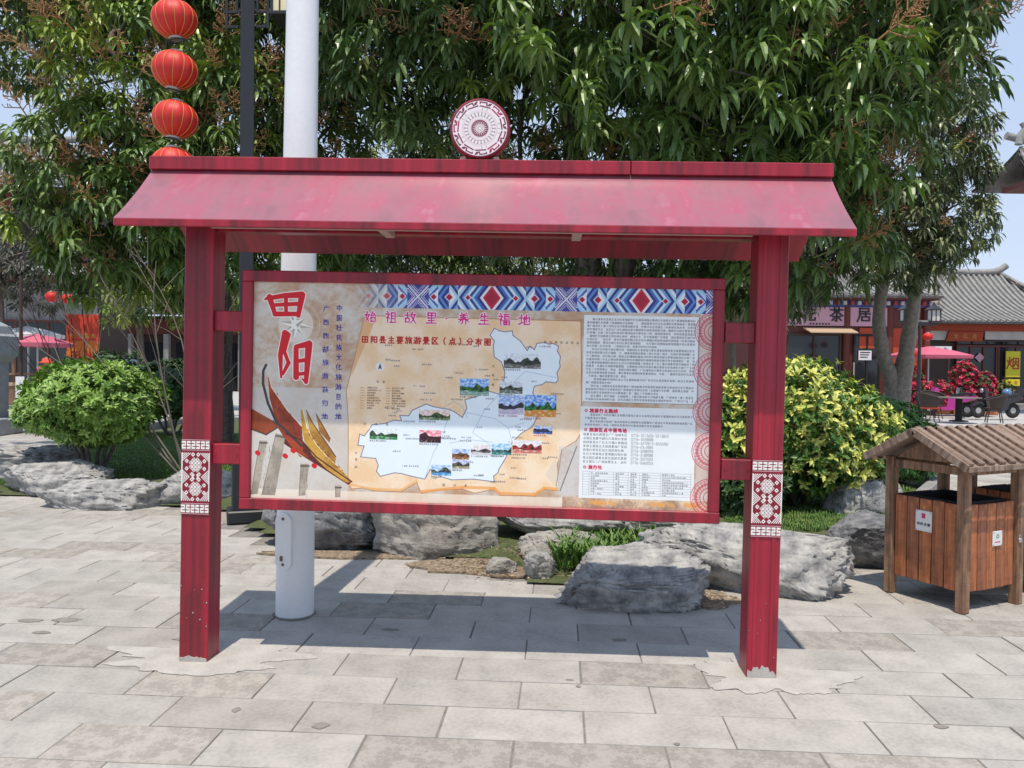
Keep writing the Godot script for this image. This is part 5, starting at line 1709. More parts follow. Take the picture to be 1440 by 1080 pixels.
func bush(nm: String, label: String, base: Vector3, lobes: Array, count: int, mesh: ArrayMesh, cols: Array, stems: int, sd: int, scale: float = 1.0, category: String = "bush", stemcol: Material = null) -> Node3D:
	# lobes: [x, y, z, rx, ry] relative to base
	var r := RandomNumberGenerator.new()
	r.seed = sd
	var o := thing(nm, label, category, base)
	var xf := []
	var co := []
	var tot := 0.0
	for l in lobes:
		tot += l[3] * l[4]
	for l in lobes:
		var c := Vector3(l[0], l[1], l[2])
		for i in int(count * l[3] * l[4] / tot):
			var d := Vector3(r.randfn(0, 1), r.randfn(0, 1), r.randfn(0, 1)).normalized()
			var k: float = (r.randf_range(0.86, 1.03) if r.randf() < 0.75 else r.randf_range(0.5, 0.86)) * (1.0 + 0.3 * noise.get_noise_3dv((base + c + d * l[3]) * 110.0))
			var p := c + d * Vector3(l[3], l[4], l[3]) * k
			if p.y < 0.05:
				continue
			var up := (d * Vector3(1.0, 1.0, 1.0) + Vector3(0, 0.45, 0)).normalized()
			var ax := Vector3.UP.cross(up)
			var b := Basis(ax.normalized(), Vector3.UP.angle_to(up)) if ax.length() > 0.01 else Basis.IDENTITY
			b = b * Basis(Vector3.UP, r.randf() * TAU)
			xf.append(Transform3D(b.scaled(Vector3.ONE * scale * r.randf_range(0.6, 1.3)), p))
			var cl: Color = cols[0].lerp(cols[1], r.randf())
			if cols.size() > 2 and r.randf() < cols[3].r * (0.4 + 1.2 * clamp(d.y * 0.6 + 0.5 + noise.get_noise_3dv(p * 60.0), 0.0, 1.0)):
				cl = cols[2].lerp(cols[1], r.randf() * r.randf() * 0.6)
			co.append(cl)
	if stems:
		var m := MB.new()
		for i in stems:
			var a := TAU * i / stems + r.randf()
			var l: Array = lobes[i % lobes.size()]
			limb(m, Vector3(cos(a) * 0.06, -0.05, sin(a) * 0.06), Vector3(l[0] + cos(a) * l[3] * 0.5, l[1] + 0.1, l[2] + sin(a) * l[3] * 0.5), 0.03, 0.012, 0.06, r)
		part(o, "stems", m, M.bark)
	many(o, "foliage", mesh, M.smallleaf, xf, co)
	return o


func bare_shrub(label: String, base: Vector3, spread: Array, sd: int, col: Material) -> void:
	# leafless twigs; spread: list of end points relative to base
	var r := RandomNumberGenerator.new()
	r.seed = sd
	var o := thing("bare_shrub", label, "shrub", base)
	for e in spread:
		var m := MB.new()
		var b := Vector3(e[0], e[1], e[2])
		var a := Vector3(r.randf_range(-0.05, 0.05), -0.04, r.randf_range(-0.05, 0.05))
		var pts := []
		var rad := []
		var off := Vector3(r.randfn(0, 0.12), r.randf_range(0.1, 0.35), r.randfn(0, 0.1))
		for i in 10:
			var t := i / 9.0
			pts.append(a.lerp(b, t) + off * sin(PI * t))
			rad.append(lerp(0.014, 0.003, t))
		m.tube(pts, rad, 5)
		for i in 7:
			var q: Vector3 = pts[3 + i % 6]
			var d: Vector3 = (b - a).normalized() * r.randf_range(0.15, 0.5) + Vector3(r.randfn(0, 0.2), r.randf_range(-0.1, 0.3), r.randfn(0, 0.2))
			m.tube([q, q + d * 0.5 + Vector3(0, 0.02, 0), q + d], [0.005, 0.004, 0.0015], 4, false)
		part(o, "branch", m, col)


func build_plants() -> void:
	for k in 9:
		WH.append(whorl(k % 3, 70 + k))
	SPIKE = panicle_mesh(77)
	var dk := rc(0.07, 0.13, 0.036)
	var lt := rc(0.155, 0.23, 0.068)
	var A := [[-1.79, 5.73, -10.4, 1.3], [-2.31, 7.36, -11.05, 1.56], [-0.31, 6.52, -9.85, 1.69], [-0.91, 5.95, -10.97, 1.17], [0.83, 5.27, -8.98, 1.43], [1.65, 6.21, -9.31, 1.69], [2.18, 4.57, -8.79, 1.3], [1.83, 4.1, -9.28, 1.1], [0.99, 4.56, -10.54, 1.04], [3.38, 5.35, -9.66, 1.43], [3.85, 6.45, -10.26, 1.56], [4.46, 5.7, -10.8, 0.98], [3.13, 4.27, -9.62, 1.1], [2.81, 3.14, -9.84, 0.91], [3.4, 3.85, -10.15, 0.65], [2.6, 2.6, -10.36, 0.5], [0.38, 4.34, -11.54, 0.98, 0.3], [-0.55, 4.14, -12.0, 1.04], [1.56, 3.54, -10.56, 0.98], [0.64, 3.45, -12.32, 0.85], [2.3, 3.27, -10.6, 0.85], [-1.51, 6.78, -11.74, 1.17], [5.05, 6.38, -11.12, 0.65], [-2.57, 5.53, -11.39, 0.78], [1.69, 2.7, -11.32, 0.65], [0.65, 8.13, -11.7, 2.08], [3.38, 8.13, -11.44, 1.95]]
	mango_tree("large dark green mango tree spreading behind the map board roof", Vector3(0.6, 0, -12.5), [[[0.6, -0.1, -12.5, 0.3], [0.57, 1.2, -12.35, 0.25], [0.4, 2.9, -11.9, 0.21], [0.13, 4.8, -11.4, 0.17], [0.0, 6.3, -11.2, 0.11]], [[0.52, 2.0, -12.15, 0.19], [1.17, 3.7, -11.4, 0.15], [1.95, 5.3, -10.7, 0.1]]], A, 118.0, dk, lt, 0.03, 1.3, 240, 0.19, 5, "mango trees")
	var B := [[-7.64, 6.37, -11.05, 1.02, 0.25], [-8.95, 7.45, -11.35, 1.32], [-5.89, 5.36, -10.54, 1.08, 0.75], [-6.31, 4.14, -10.25, 0.96, 0.25], [-6.92, 3.43, -10.44, 0.54, 0.6], [-5.87, 3.45, -10.5, 0.9], [-5.11, 4.02, -10.56, 0.96], [-4.69, 5.19, -11.21, 1.14], [-4.82, 3.3, -10.8, 0.84], [-4.21, 6.35, -11.86, 1.2], [-3.76, 4.64, -11.86, 0.9], [-3.41, 6.83, -12.53, 0.96], [-5.7, 6.76, -11.78, 1.2, 0.3], [-7.21, 7.6, -11.7, 1.44], [-5.29, 8.05, -11.83, 1.44], [-3.84, 8.22, -12.41, 1.44], [-5.74, 2.75, -11.22, 0.54], [-6.48, 2.89, -10.69, 0.54], [-4.18, 3.58, -11.81, 0.84], [-3.46, 3.55, -12.34, 0.72]]
	mango_tree("mango tree with yellow-green young leaves behind the red lanterns", Vector3(-5.7, 0, -13.1), [[[-5.7, -0.1, -13.1, 0.24], [-5.66, 1.3, -13.0, 0.2], [-5.5, 3.2, -12.5, 0.17], [-5.4, 5.0, -11.9, 0.12], [-5.3, 6.4, -11.8, 0.08]]], B, 150.0, rc(0.08, 0.14, 0.036), rc(0.175, 0.25, 0.066), 0.26, 1.08, 100, 0.34, 6, "mango trees")
	var Cb := [[6.19, 5.41, -14.48, 1.15], [6.65, 6.1, -14.73, 0.8], [6.64, 4.29, -14.49, 0.85], [5.58, 4.03, -14.42, 1.15], [6.3, 3.5, -14.45, 0.6], [5.25, 3.4, -13.97, 0.55], [7.0, 5.05, -14.53, 0.55], [4.88, 4.37, -14.88, 1.1], [4.5, 3.1, -14.84, 0.55], [6.71, 3.75, -14.48, 0.5], [4.0, 3.3, -14.9, 0.8]]
	mango_tree("paler dusty mango tree with a forked trunk in front of the pink shop sign", Vector3(6.3, 0, -15.9), [[[6.5, -0.1, -15.9, 0.34], [6.48, 0.7, -15.9, 0.26], [6.4, 1.3, -15.85, 0.17], [6.16, 1.9, -15.75, 0.125], [5.98, 2.7, -15.5, 0.12], [6.0, 3.9, -15.0, 0.08]], [[6.48, 0.6, -15.88, 0.25], [6.56, 1.4, -15.8, 0.18], [6.58, 2.2, -15.6, 0.14], [6.56, 3.0, -15.3, 0.12], [6.6, 4.2, -14.9, 0.08]]], Cb, 125.0, rc(0.09, 0.125, 0.055), rc(0.22, 0.25, 0.12), 0.1, 0.92, 0, 0.05, 7, "mango trees")
	var D := [[-2.4, 6.19, -15.6, 0.88], [-3.16, 5.58, -15.91, 0.88], [-1.84, 5.49, -15.62, 0.88], [-2.68, 4.25, -15.67, 1.0], [-3.85, 4.14, -15.85, 0.88], [-1.41, 4.13, -15.75, 1.0], [-2.1, 3.14, -15.69, 1.0]]
	mango_tree("pale green mango tree seen through the gap beside the drum disc", Vector3(-2.4, 0, -16.1), [[[-2.4, -0.1, -16.1, 0.17], [-2.45, 1.7, -16.0, 0.14], [-2.45, 3.7, -15.9, 0.1]]], D, 125.0, rc(0.07, 0.12, 0.04), rc(0.17, 0.23, 0.07), 0.1, 1.0, 0, 0.03, 8, "mango trees")
	# trees farther back
	var k := 0
	for q in [[-13.9, -25.5, 4.4, 1.8, 0.9], [-12.2, -27.0, 4.2, 1.7, 0.7], [-9.0, -25.0, 4.6, 2.0, 0.8], [-19.0, -26.0, 5.0, 1.7, 0.1], [-4.5, -26.0, 5.0, 2.3, 0.2], [1.0, -27.0, 4.6, 2.3, 0.2], [5.5, -26.5, 4.4, 2.0, 0.3]]:
		var bl := []
		var rr := RandomNumberGenerator.new()
		rr.seed = 90 + k
		for i in 8:
			bl.append([q[0] + rr.randfn(0, q[3] * 0.6), q[2] + rr.randf_range(-0.55, 0.6) * q[3], q[1] + rr.randfn(0, q[3] * 0.5), q[3] * rr.randf_range(0.4, 0.62), q[4]])
		var grey: bool = k == 3
		mango_tree(["yellow-green tree behind the standing red banner", "yellow-green loose tree between the red banner and the board post", "light green tree rising behind the left board post", "grey-green dull tree beside the balcony house", "green tree standing beyond the middle of the map board", "green tree far behind the map board near the propped slab", "green tree behind the variegated bush, beyond the lawn"][k], Vector3(q[0], 0, q[1]), [[[q[0], -0.1, q[1], 0.16], [q[0] + 0.1, 1.6, q[1], 0.12], [q[0] - 0.05, q[2], q[1], 0.06]]], bl, 62.0, rc(0.06, 0.07, 0.05) if grey else rc(0.06, 0.09, 0.025), rc(0.13, 0.14, 0.1) if grey else rc(0.17, 0.2, 0.05), q[4], 1.5, 0, 0.05, 100 + k, "trees farther back")
		k += 1
	# bushes
	var broad := sprig(0.1, 0.036, 9, 3, 0.8)
	var small := sprig(0.075, 0.03, 9, 4, 0.6)
	bush("round_bush", "clipped round bright green bush on a short stem behind the long stone", Vector3(-5.78, 0.08, -9.55), [[0, 0.94, 0, 0.76, 0.48], [-0.32, 0.84, 0.1, 0.5, 0.36], [0.32, 0.82, 0.1, 0.48, 0.36]], 3600, small, [rc(0.1, 0.2, 0.03), rc(0.19, 0.33, 0.05), rc(0.27, 0.42, 0.09), rc(0.4, 0, 0)], 7, 21)
	bush("clipped_hedge", "dark green clipped hedge mound behind the round bright bush", Vector3(-10.4, 0, -17.6), [[0, 0.85, 0, 1.25, 0.85]], 1500, broad, [rc(0.035, 0.09, 0.02), rc(0.08, 0.17, 0.03)], 3, 22, 1.2)
	bush("clipped_hedge", "dark green drooping bush half hidden by the left board post", Vector3(-7.8, 0.05, -15.6), [[0, 0.95, 0, 0.85, 0.5]], 1100, broad, [rc(0.028, 0.075, 0.02), rc(0.06, 0.13, 0.03)], 5, 23, 1.1)
	bush("variegated_bush", "variegated yellow and green leafy bush behind the map board post", Vector3(2.45, 0.08, -8.5), [[-0.1, 0.98, 0, 0.72, 0.62], [-0.5, 0.75, 0.05, 0.5, 0.55], [0.45, 0.78, 0.1, 0.52, 0.5], [0.15, 0.6, 0.12, 0.6, 0.4]], 5200, sprig(0.065, 0.03, 6, 5, 0.5), [rc(0.05, 0.13, 0.022), rc(0.12, 0.24, 0.035), rc(0.66, 0.66, 0.16), rc(0.36, 0, 0)], 8, 24)
	bush("green_bush", "plain mid-green bush beside the variegated bush", Vector3(4.15, 0.08, -10.7), [[0, 0.62, 0, 0.55, 0.45], [0.2, 0.42, 0.1, 0.5, 0.4]], 1500, sprig(0.1, 0.024, 10, 6, 0.9), [rc(0.06, 0.16, 0.03), rc(0.13, 0.27, 0.05)], 4, 25)
	bush("green_bush", "low dark leafy shrub under the variegated bush by the lawn", Vector3(1.75, 0.06, -8.1), [[0, 0.28, 0, 0.5, 0.26]], 600, small, [rc(0.025, 0.07, 0.02), rc(0.06, 0.12, 0.03)], 3, 26)
	# leafless shrubs
	bare_shrub("dark leafless shrub fanning up behind the round bush", Vector3(-8.9, 0.0, -14.2), [[-1.6, 3.0, 0], [-1.0, 3.3, 0.2], [-0.5, 3.4, 0], [0.1, 3.5, 0.3], [-1.9, 2.3, 0.2], [-0.8, 2.9, -0.3], [0.4, 3.3, 0], [-1.4, 2.6, 0.4], [-0.2, 3.1, 0.1]], 31, M.darkwood)
	bare_shrub("pale leafless sapling arching its twigs past the left board post", Vector3(-4.6, 0.05, -9.6), [[-1.0, 2.5, 0.2], [-1.6, 2.1, 0.1], [-1.9, 1.75, 0.3], [-0.7, 2.9, 0], [-0.3, 2.7, 0.2], [-1.4, 1.85, 0.0], [0.5, 2.6, 0.1]], 32, M.twig)


# ---------- buildings and things in the distance ----------
func tile_roof(o: Node, e0: Vector3, e1: Vector3, r0: Vector3, r1: Vector3, step: float, nm: String = "roof_slope") -> void:
	# slope from the eave e0-e1 up to the ridge r0-r1, slightly hollow, with rows of round tiles
	var n := (e1 - e0).cross(r0 - e0).normalized()
	if n.y < 0:
		n = -n
	var rows := []
	for i in 9:
		var t := i / 8.0
		var sag := -sin(PI * t) * 0.06 * (r0 - e0).length()
		rows.append(PackedVector3Array([e0.lerp(r0, t) + n * sag, e1.lerp(r1, t) + n * sag]))
	var m := MB.new()
	m.surf(rows, false, false)
	var low := []
	for row in rows:
		low.append(PackedVector3Array([row[0] - n * 0.12, row[1] - n * 0.12]))
	m.surf(low, false, true)
	m.face([rows[0][0], low[0][0], low[0][1], rows[0][1]])
	var sl := part(o, nm, m, M.tile)
	var rb := MB.new()
	var ex := (e1 - e0).normalized()
	var L := (e1 - e0).length()
	var ra := (r0 - e0).dot(ex)
	var rz := (r1 - e0).dot(ex)
	var cnt := int(L / step)
	for i in cnt + 1:
		var u := L * i / cnt
		var tm := 1.0
		if u < ra:
			tm = u / max(ra, 0.01)
		elif u > rz:
			tm = (L - u) / max(L - rz, 0.01)
		if tm < 0.06:
			continue
		var up := (r0 - e0) - ex * ra
		var pts := []
		for k in 7:
			var t := tm * k / 6.0
			pts.append(e0 + ex * u + up * t - n * sin(PI * t) * 0.06 * (r0 - e0).length() + n * 0.02)
		rb.tube(pts, [step * 0.24], 6)
	part(sl, "tile_rows", rb, M.tile_rib, true)


func ridge(o: Node, a: Vector3, b: Vector3, r: float) -> void:
	var m := MB.new()
	var pts := []
	var rad := []
	for i in 13:
		var t := i / 12.0
		var lift: float = pow(abs(t - 0.5) * 2.0, 6.0) * 0.35
		pts.append(a.lerp(b, t) + Vector3(0, lift, 0))
		rad.append(r)
	m.tube(pts, rad, 8)
	part(o, "ridge", m, M.tile_rib)


func slab_part(o: Node, nm: String, x0: float, x1: float, y0: float, y1: float, z0: float, z1: float, m: Material, bev: float = 0.0) -> MeshInstance3D:
	return part(o, nm, bx(Vector3((x0 + x1) / 2, (y0 + y1) / 2, (z0 + z1) / 2), Vector3(x1 - x0, y1 - y0, z1 - z0), bev), m)


func shop_front(o: Node, nm: String, x0: float, x1: float, y0: float, y1: float, z: float, panes: int, frame: Material) -> void:
	# framed opening: dark panes set back between bars
	var op := slab_part(o, nm, x0 - 0.05, x1 + 0.05, y1, y1 + 0.09, z, z + 0.1, frame)
	for i in panes + 1:
		var x: float = lerp(x0, x1, float(i) / panes)
		slab_part(op, "mullion", x - 0.04, x + 0.04, y0, y1, z + 0.002, z + 0.08, frame)
	for i in panes:
		slab_part(op, "pane", lerp(x0, x1, float(i) / panes) + 0.04, lerp(x0, x1, float(i + 1) / panes) - 0.04, y0, y1, z + 0.004, z + 0.03, M.glass)


func build_right() -> void:
	# tea shop with the pink sign
	var a := thing("tea_shop", "low shop with a pink sign board and grey tiled roof behind the forked tree", "building", Vector3(12.06, 0, -34.35), 0.061)
	slab_part(a, "wall", -4.2, 3.3, 0, 4.5, -5.0, -0.05, M.redwood)
	slab_part(a, "step", -4.2, 3.4, -0.06, 0.16, -0.05, 0.9, M.concrete)
	var sg := slab_part(a, "sign_board", -3.6, 1.75, 3.42, 4.2, 0.0, 0.12, M.pinkwall)
	letters(sg, "character", ["花", "茶", "居"], Vector3(-1.75, 3.9, 0.122), 0.62, Vector3(1.15, 0, 0), 0.06, 0.03, M.ink)
	for i in 14:
		part(sg, "small_letter", bx(Vector3(-2.9 + i * 0.13 + (0.3 if i > 6 else 0.0), 3.5, 0.125), Vector3(0.07, 0.07, 0.012)), M.ink)
	slab_part(a, "frieze", -4.3, 3.35, 4.2, 4.5, 0.0, 0.1, M.blue)
	for i in 26:
		slab_part(a, "bracket_block", -4.25 + i * 0.3, -4.12 + i * 0.3, 4.3, 4.46, 0.1, 0.24, M.whitewall if i % 2 else M.orange)
	slab_part(a, "eave_board", -4.4, 3.45, 4.5, 4.62, -0.3, 0.55, M.redwood)
	tile_roof(a, Vector3(-4.6, 4.66, 0.75), Vector3(3.55, 4.66, 0.75), Vector3(-4.6, 6.3, -2.6), Vector3(3.0, 6.3, -2.6), 0.27)
	tile_roof(a, Vector3(3.55, 4.66, -5.9), Vector3(-4.6, 4.66, -5.9), Vector3(3.0, 6.3, -2.6), Vector3(-4.6, 6.3, -2.6), 0.5, "back_slope")
	ridge(a, Vector3(-4.6, 6.38, -2.6), Vector3(3.1, 6.38, -2.6), 0.16)
	for x in [-4.0, -0.15, 1.65, 3.2]:
		var c := MB.new()
		c.tube([Vector3(x, 0, 0.05), Vector3(x, 4.25, 0.05)], [0.15], 12)
		part(a, "column", c, M.redwood)
	slab_part(a, "orange_panel", 0.4, 1.5, 2.5, 3.35, 0.0, 0.06, M.orange)
	slab_part(a, "orange_panel", 1.8, 3.05, 0.3, 3.35, 0.0, 0.05, M.orange)
	var aw := MB.new()
	aw.prism(PackedVector2Array([Vector2(0, 3.36), Vector2(0.9, 3.12), Vector2(0.9, 3.08), Vector2(0, 3.3)]), -2.0, -0.05, Transform3D(Basis(Vector3(0, 0, 1), Vector3(0, 1, 0), Vector3(-1, 0, 0)), Vector3(-2.03, 0, 0.05)))
	part(a, "awning", aw, M.tan)
	shop_front(a, "window_bay", -3.7, -0.4, 0.3, 3.0, 0.0, 3, M.darkwood)
	shop_front(a, "door", 0.2, 1.25, 0.18, 3.0, 0.0, 2, M.blackrough)
	var nt := slab_part(a, "notice", 0.36, 0.9, 2.0, 2.4, 0.09, 0.1, M.plate)
	for i in 3:
		slab_part(nt, "printed_line", 0.42, 0.84 - 0.05 * i, 2.3 - i * 0.1, 2.345 - i * 0.1, 0.1, 0.103, M.ink)
	slab_part(a, "door_handle", 0.12, 0.18, 1.2, 1.9, 0.1, 0.16, M.steel)
	# tobacco shop with hipped roof
	var b := thing("tobacco_shop", "dark-fronted shop under a wide grey tiled hip roof with a yellow sign", "building", Vector3(18.9, 0, -37.7), 0.061)
	slab_part(b, "wall", -2.3, 6.5, 0, 3.9, -6.0, -0.1, M.darkwood)
	slab_part(b, "step", -2.3, 6.6, -0.06, 0.15, -0.1, 1.2, M.concrete)
	slab_part(b, "white_panel", 0.35, 2.35, 3.0, 3.42, 0.0, 0.08, M.whitewall)
	slab_part(b, "white_panel", -2.2, -1.1, 3.0, 3.42, 0.0, 0.08, M.whitewall)
	slab_part(b, "eave_beam", -2.4, 6.7, 3.42, 3.72, -0.1, 0.3, M.orange)
	tile_roof(b, Vector3(-2.6, 3.8, 1.0), Vector3(6.2, 3.8, 1.0), Vector3(-0.2, 6.45, -3.6), Vector3(3.2, 6.45, -3.6), 0.27)
	tile_roof(b, Vector3(6.2, 3.8, 1.0), Vector3(6.2, 3.8, -8.2), Vector3(3.2, 6.45, -3.4), Vector3(3.2, 6.45, -3.8), 0.4, "hip_slope")
	tile_roof(b, Vector3(-2.6, 3.8, -8.2), Vector3(-2.6, 3.8, 1.0), Vector3(-0.2, 6.45, -3.8), Vector3(-0.2, 6.45, -3.4), 0.4, "hip_slope")
	tile_roof(b, Vector3(6.2, 3.8, -8.2), Vector3(-2.6, 3.8, -8.2), Vector3(3.2, 6.45, -3.6), Vector3(-0.2, 6.45, -3.6), 0.5, "back_slope")
	ridge(b, Vector3(-0.5, 6.55, -3.6), Vector3(3.5, 6.55, -3.6), 0.17)
	for s in [[-0.2, -2.6], [3.2, 6.2]]:
		var hm := MB.new()
		var hp := []
		for i in 9:
			var t := i / 8.0
			hp.append(Vector3(lerp(s[0], s[1], t), lerp(6.5, 3.9, t) - sin(PI * t) * 0.32 + pow(t, 8.0) * 0.3, lerp(-3.6, 1.0, t)))
		hm.tube(hp, [0.12], 7)
		part(b, "hip_ridge", hm, M.tile_rib)
	var ob := MB.new()
	ob.prism(PackedVector2Array([Vector2(-1.5, 2.95), Vector2(0.15, 2.95), Vector2(0.22, 3.4), Vector2(-1.35, 3.4)]), 0.1, 0.2)
	var orb := part(b, "orange_banner", ob, M.orange)
	letters(orb, "character", ["文", "化", "里"], Vector3(-1.05, 3.18, 0.201), 0.22, Vector3(0.42, 0, 0), 0.03, 0.01, M.gold)
	shop_front(b, "door", -0.9, 0.9, 0.2, 2.7, 0.0, 3, M.redwood)
	shop_front(b, "window_bay", 1.0, 2.6, 0.5, 2.7, 0.0, 2, M.redwood)
	shop_front(b, "transom", -0.9, 2.6, 2.84, 2.95, 0.0, 5, M.darkwood)
	var fu := MB.new()
	fu.prism(PackedVector2Array([Vector2(0.1, 2.0), Vector2(0.32, 2.22), Vector2(0.1, 2.44), Vector2(-0.12, 2.22)]), 0.1, 0.115)
	part(b, "diamond_sign", fu, M.pinkwall)
	var ys := slab_part(b, "yellow_sign", 1.25, 1.9, 1.35, 2.52, 0.14, 0.2, M.yellow)
	letters(ys, "character", ["烟"], Vector3(1.57, 1.98, 0.201), 0.62, Vector3.ZERO, 0.05, 0.012, M.redprint)
	var y2 := slab_part(b, "yellow_strip", 1.25, 1.9, 0.95, 1.25, 0.14, 0.2, M.yellow)
	letters(y2, "character", ["田", "布"], Vector3(1.42, 1.1, 0.201), 0.2, Vector3(0.3, 0, 0), 0.02, 0.01, M.gold)
	var pt := thing("potted_plant", "small leafy plant in a dark pot before the tobacco shop", "potted plant", Vector3(19.7, 0.15, -37.0))
	var pm := MB.new()
	pm.lathe([[0.16, 0.0], [0.22, 0.3], [0.24, 0.32], [0.2, 0.33]], 16)
	part(pt, "pot", pm, M.darkwood)
	var xf := []
	var co := []
	for i in 120:
		xf.append(Transform3D(Basis(Vector3.UP, rng.randf() * TAU).rotated(Vector3.RIGHT, rng.randfn(0, 0.5)).scaled(Vector3.ONE * 1.6), Vector3(rng.randfn(0, 0.2), 0.65 + rng.randfn(0, 0.16), rng.randfn(0, 0.2))))
		co.append(rc(0.08, 0.12, 0.03).lerp(rc(0.24, 0.22, 0.06), rng.randf()))
	many(pt, "foliage", sprig(0.1, 0.036, 7, 3, 0.8), M.smallleaf, xf, co)
	# lit-letter board over the stalls
	var led := thing("shop_board", "narrow white shop board with blue lettering above the pink parasol", "sign", Vector3(15.1, 2.32, -34.6), 0.061)
	slab_part(led, "board", -1.3, 1.25, 0.0, 0.3, 0, 0.08, M.whitecloth)
	for i in 7:
		letters(led, "character", [["文", "化", "中", "古", "城", "民", "生"][i]], Vector3(-1.05 + i * 0.34, 0.15, 0.081), 0.2, Vector3.ZERO, 0.025, 0.006, M.blue)
	for x in [-1.2, 1.15]:
		slab_part(led, "support", x - 0.03, x + 0.03, -2.38, 0.0, 0.01, 0.06, M.darkwood)
	parasol("pink square parasol over the flower stall", Vector3(14.7, 0, -33.0), 2.2, 0.85, 0.36, M.pinkcloth, 4)
	# bougainvillea in planters
	var i2 := 0
	for q in [[12.9, -30.2, 1.6, 0.45], [13.7, -30.0, 1.2, 0.5], [14.6, -30.0, 1.85, 0.42], [15.25, -29.8, 1.45, 0.4]]:
		var o := bush("bougainvillea", ["red bougainvillea in a wooden planter, beside the forked trunk", "low red bougainvillea in a wooden planter behind the twin lamp", "tall red bougainvillea under the edge of the pink parasol", "red bougainvillea nearest the parked magenta scooter"][i2], Vector3(q[0], 0, q[1]), [[0, q[2] * 0.75, 0, q[3], q[2] * 0.3], [0.1, q[2] * 0.5, 0.1, q[3] * 0.8, q[2] * 0.25]], 330, sprig(0.1, 0.06, 8, 8, 0.4), [rc(0.5, 0.02, 0.06), rc(0.65, 0.05, 0.12), rc(0.06, 0.12, 0.03), rc(0.25, 0, 0)], 3, 41 + i2, 1.1, "flowering shrub")
		var tub := MB.new()
		tub.box(Vector3(0, 0.22, 0), Vector3(0.8, 0.44, 0.4), Basis.IDENTITY, 0.01)
		for s in 5:
			tub.box(Vector3(-0.32 + s * 0.16, 0.22, 0.205), Vector3(0.14, 0.4, 0.02), Basis.IDENTITY, 0.004)
		part(o, "planter", tub, M.plank[2])
		i2 += 1
	# small lanterns by the lamp
	lantern(Vector3(12.6, 2.75, -29.6), 0.2, "small red lantern hanging left of the twin street lamp, upper one", "lanterns by the shops", 0, false)
	lantern(Vector3(12.6, 2.2, -29.6), 0.2, "small red lantern hanging left of the twin street lamp, lower one", "lanterns by the shops", 1, false)
	lantern(Vector3(13.15, 2.8, -29.6), 0.17, "small red lantern hanging right of the twin street lamp", "lanterns by the shops", 2, false)
	# twin-lantern street lamp
	var l := thing("street_lamp", "dark street lamp with two box lanterns on a cross arm", "street lamp", Vector3(11.19, 0, -25.75), 0.061)
	var pm2 := MB.new()
	pm2.lathe([[0.12, 0], [0.12, 0.35], [0.07, 0.42], [0.055, 1.8], [0.075, 1.85], [0.05, 1.9], [0.045, 3.1]], 14)
	part(l, "pole", pm2, M.black)
	slab_part(l, "cross_arm", -0.55, 0.55, 2.98, 3.05, -0.03, 0.03, M.black)
	slab_part(l, "scroll", -0.28, 0.28, 3.08, 3.14, -0.03, 0.03, M.concrete)
	for s in [-1.0, 1.0]:
		var g := slab_part(l, "lantern_glass", s * 0.43 - 0.13, s * 0.43 + 0.13, 3.12, 3.45, -0.13, 0.13, M.whitewall)
		var cg := MB.new()
		for sx in [-1, 1]:
			for sz in [-1, 1]:
				cg.box(Vector3(s * 0.43 + sx * 0.14, 3.28, sz * 0.14), Vector3(0.03, 0.4, 0.03))
		cg.box(Vector3(s * 0.43, 3.28, 0.135), Vector3(0.025, 0.36, 0.02))
		cg.box(Vector3(s * 0.43, 3.09, 0), Vector3(0.32, 0.05, 0.32))
		cg.block([[0.2, 3.47], [0.15, 3.52], [0.04, 3.62], [0.015, 3.7]], Transform3D(Basis.IDENTITY, Vector3(s * 0.43, 0, 0)))
		part(g, "lantern_cage", cg, M.black)
	# cafe table and rattan chairs
	var t := thing("cafe_table", "round dark cafe table on a single leg beside rattan chairs", "table", Vector3(12.35, 0, -25.6))
	var tm := MB.new()
	tm.lathe([[0.62, 0.72], [0.64, 0.735], [0.62, 0.75]], 32)
	part(t, "table_top", tm, M.tabletop)
	var tl := MB.new()
	tl.lathe([[0.28, 0.0], [0.26, 0.03], [0.1, 0.05], [0.1, 0.72]], 16)
	part(t, "leg", tl, M.blackrough)
	chair("rattan armchair drawn up to the cafe table, its back to the pink-seated one", Vector3(13.15, 0, -25.1), -1.9, M.rattan)
	chair("rattan armchair with a red cushion on the tree side of the cafe table", Vector3(11.3, 0, -25.2), 1.5, M.banner)
	chair("rattan armchair standing behind the cafe table", Vector3(12.2, 0, -27.0), 0.1, M.rattan)
	scooter("parked magenta and silver motor scooter behind the cafe table", Vector3(13.35, 0, -28.4), 2.3, M.magenta, false)
	scooter("parked dark motor scooter with a blue helmet on its seat", Vector3(14.55, 0, -27.7), 3.3, M.scooter_dark, true)
	scooter("parked silver motor scooter between the magenta and the dark one", Vector3(14.3, 0, -29.4), 1.2, M.silverpaint, false)
	# low stone block at the bed's corner
	var sbk := thing("stone_block", "low grey stone block beyond the plain green bush", "stone block", Vector3(7.6, 0, -17.4), 0.3)
	slab_part(sbk, "block", -0.5, 0.5, -0.02, 0.3, -0.3, 0.3, M.concrete, 0.02)
	slab_part(sbk, "cap", -0.56, 0.56, 0.3, 0.38, -0.36, 0.36, M.concrete, 0.02)
	# gate tower: one roof corner reaches into the picture
	var g := thing("gate_tower", "tall gate tower with upturned grey tiled eaves at the edge of the square", "gate", Vector3(20.0, 0, -31.5), 0.061)
	for x in [-1.2, 2.6]:
		var c := MB.new()
		c.tube([Vector3(x + 1.6, 0, 0), Vector3(x + 1.6, 8.2, 0)], [0.3], 14)
		part(g, "column", c, M.redwood)
	slab_part(g, "lintel", -0.3, 5.2, 7.2, 8.1, -0.4, 0.4, M.redwood)
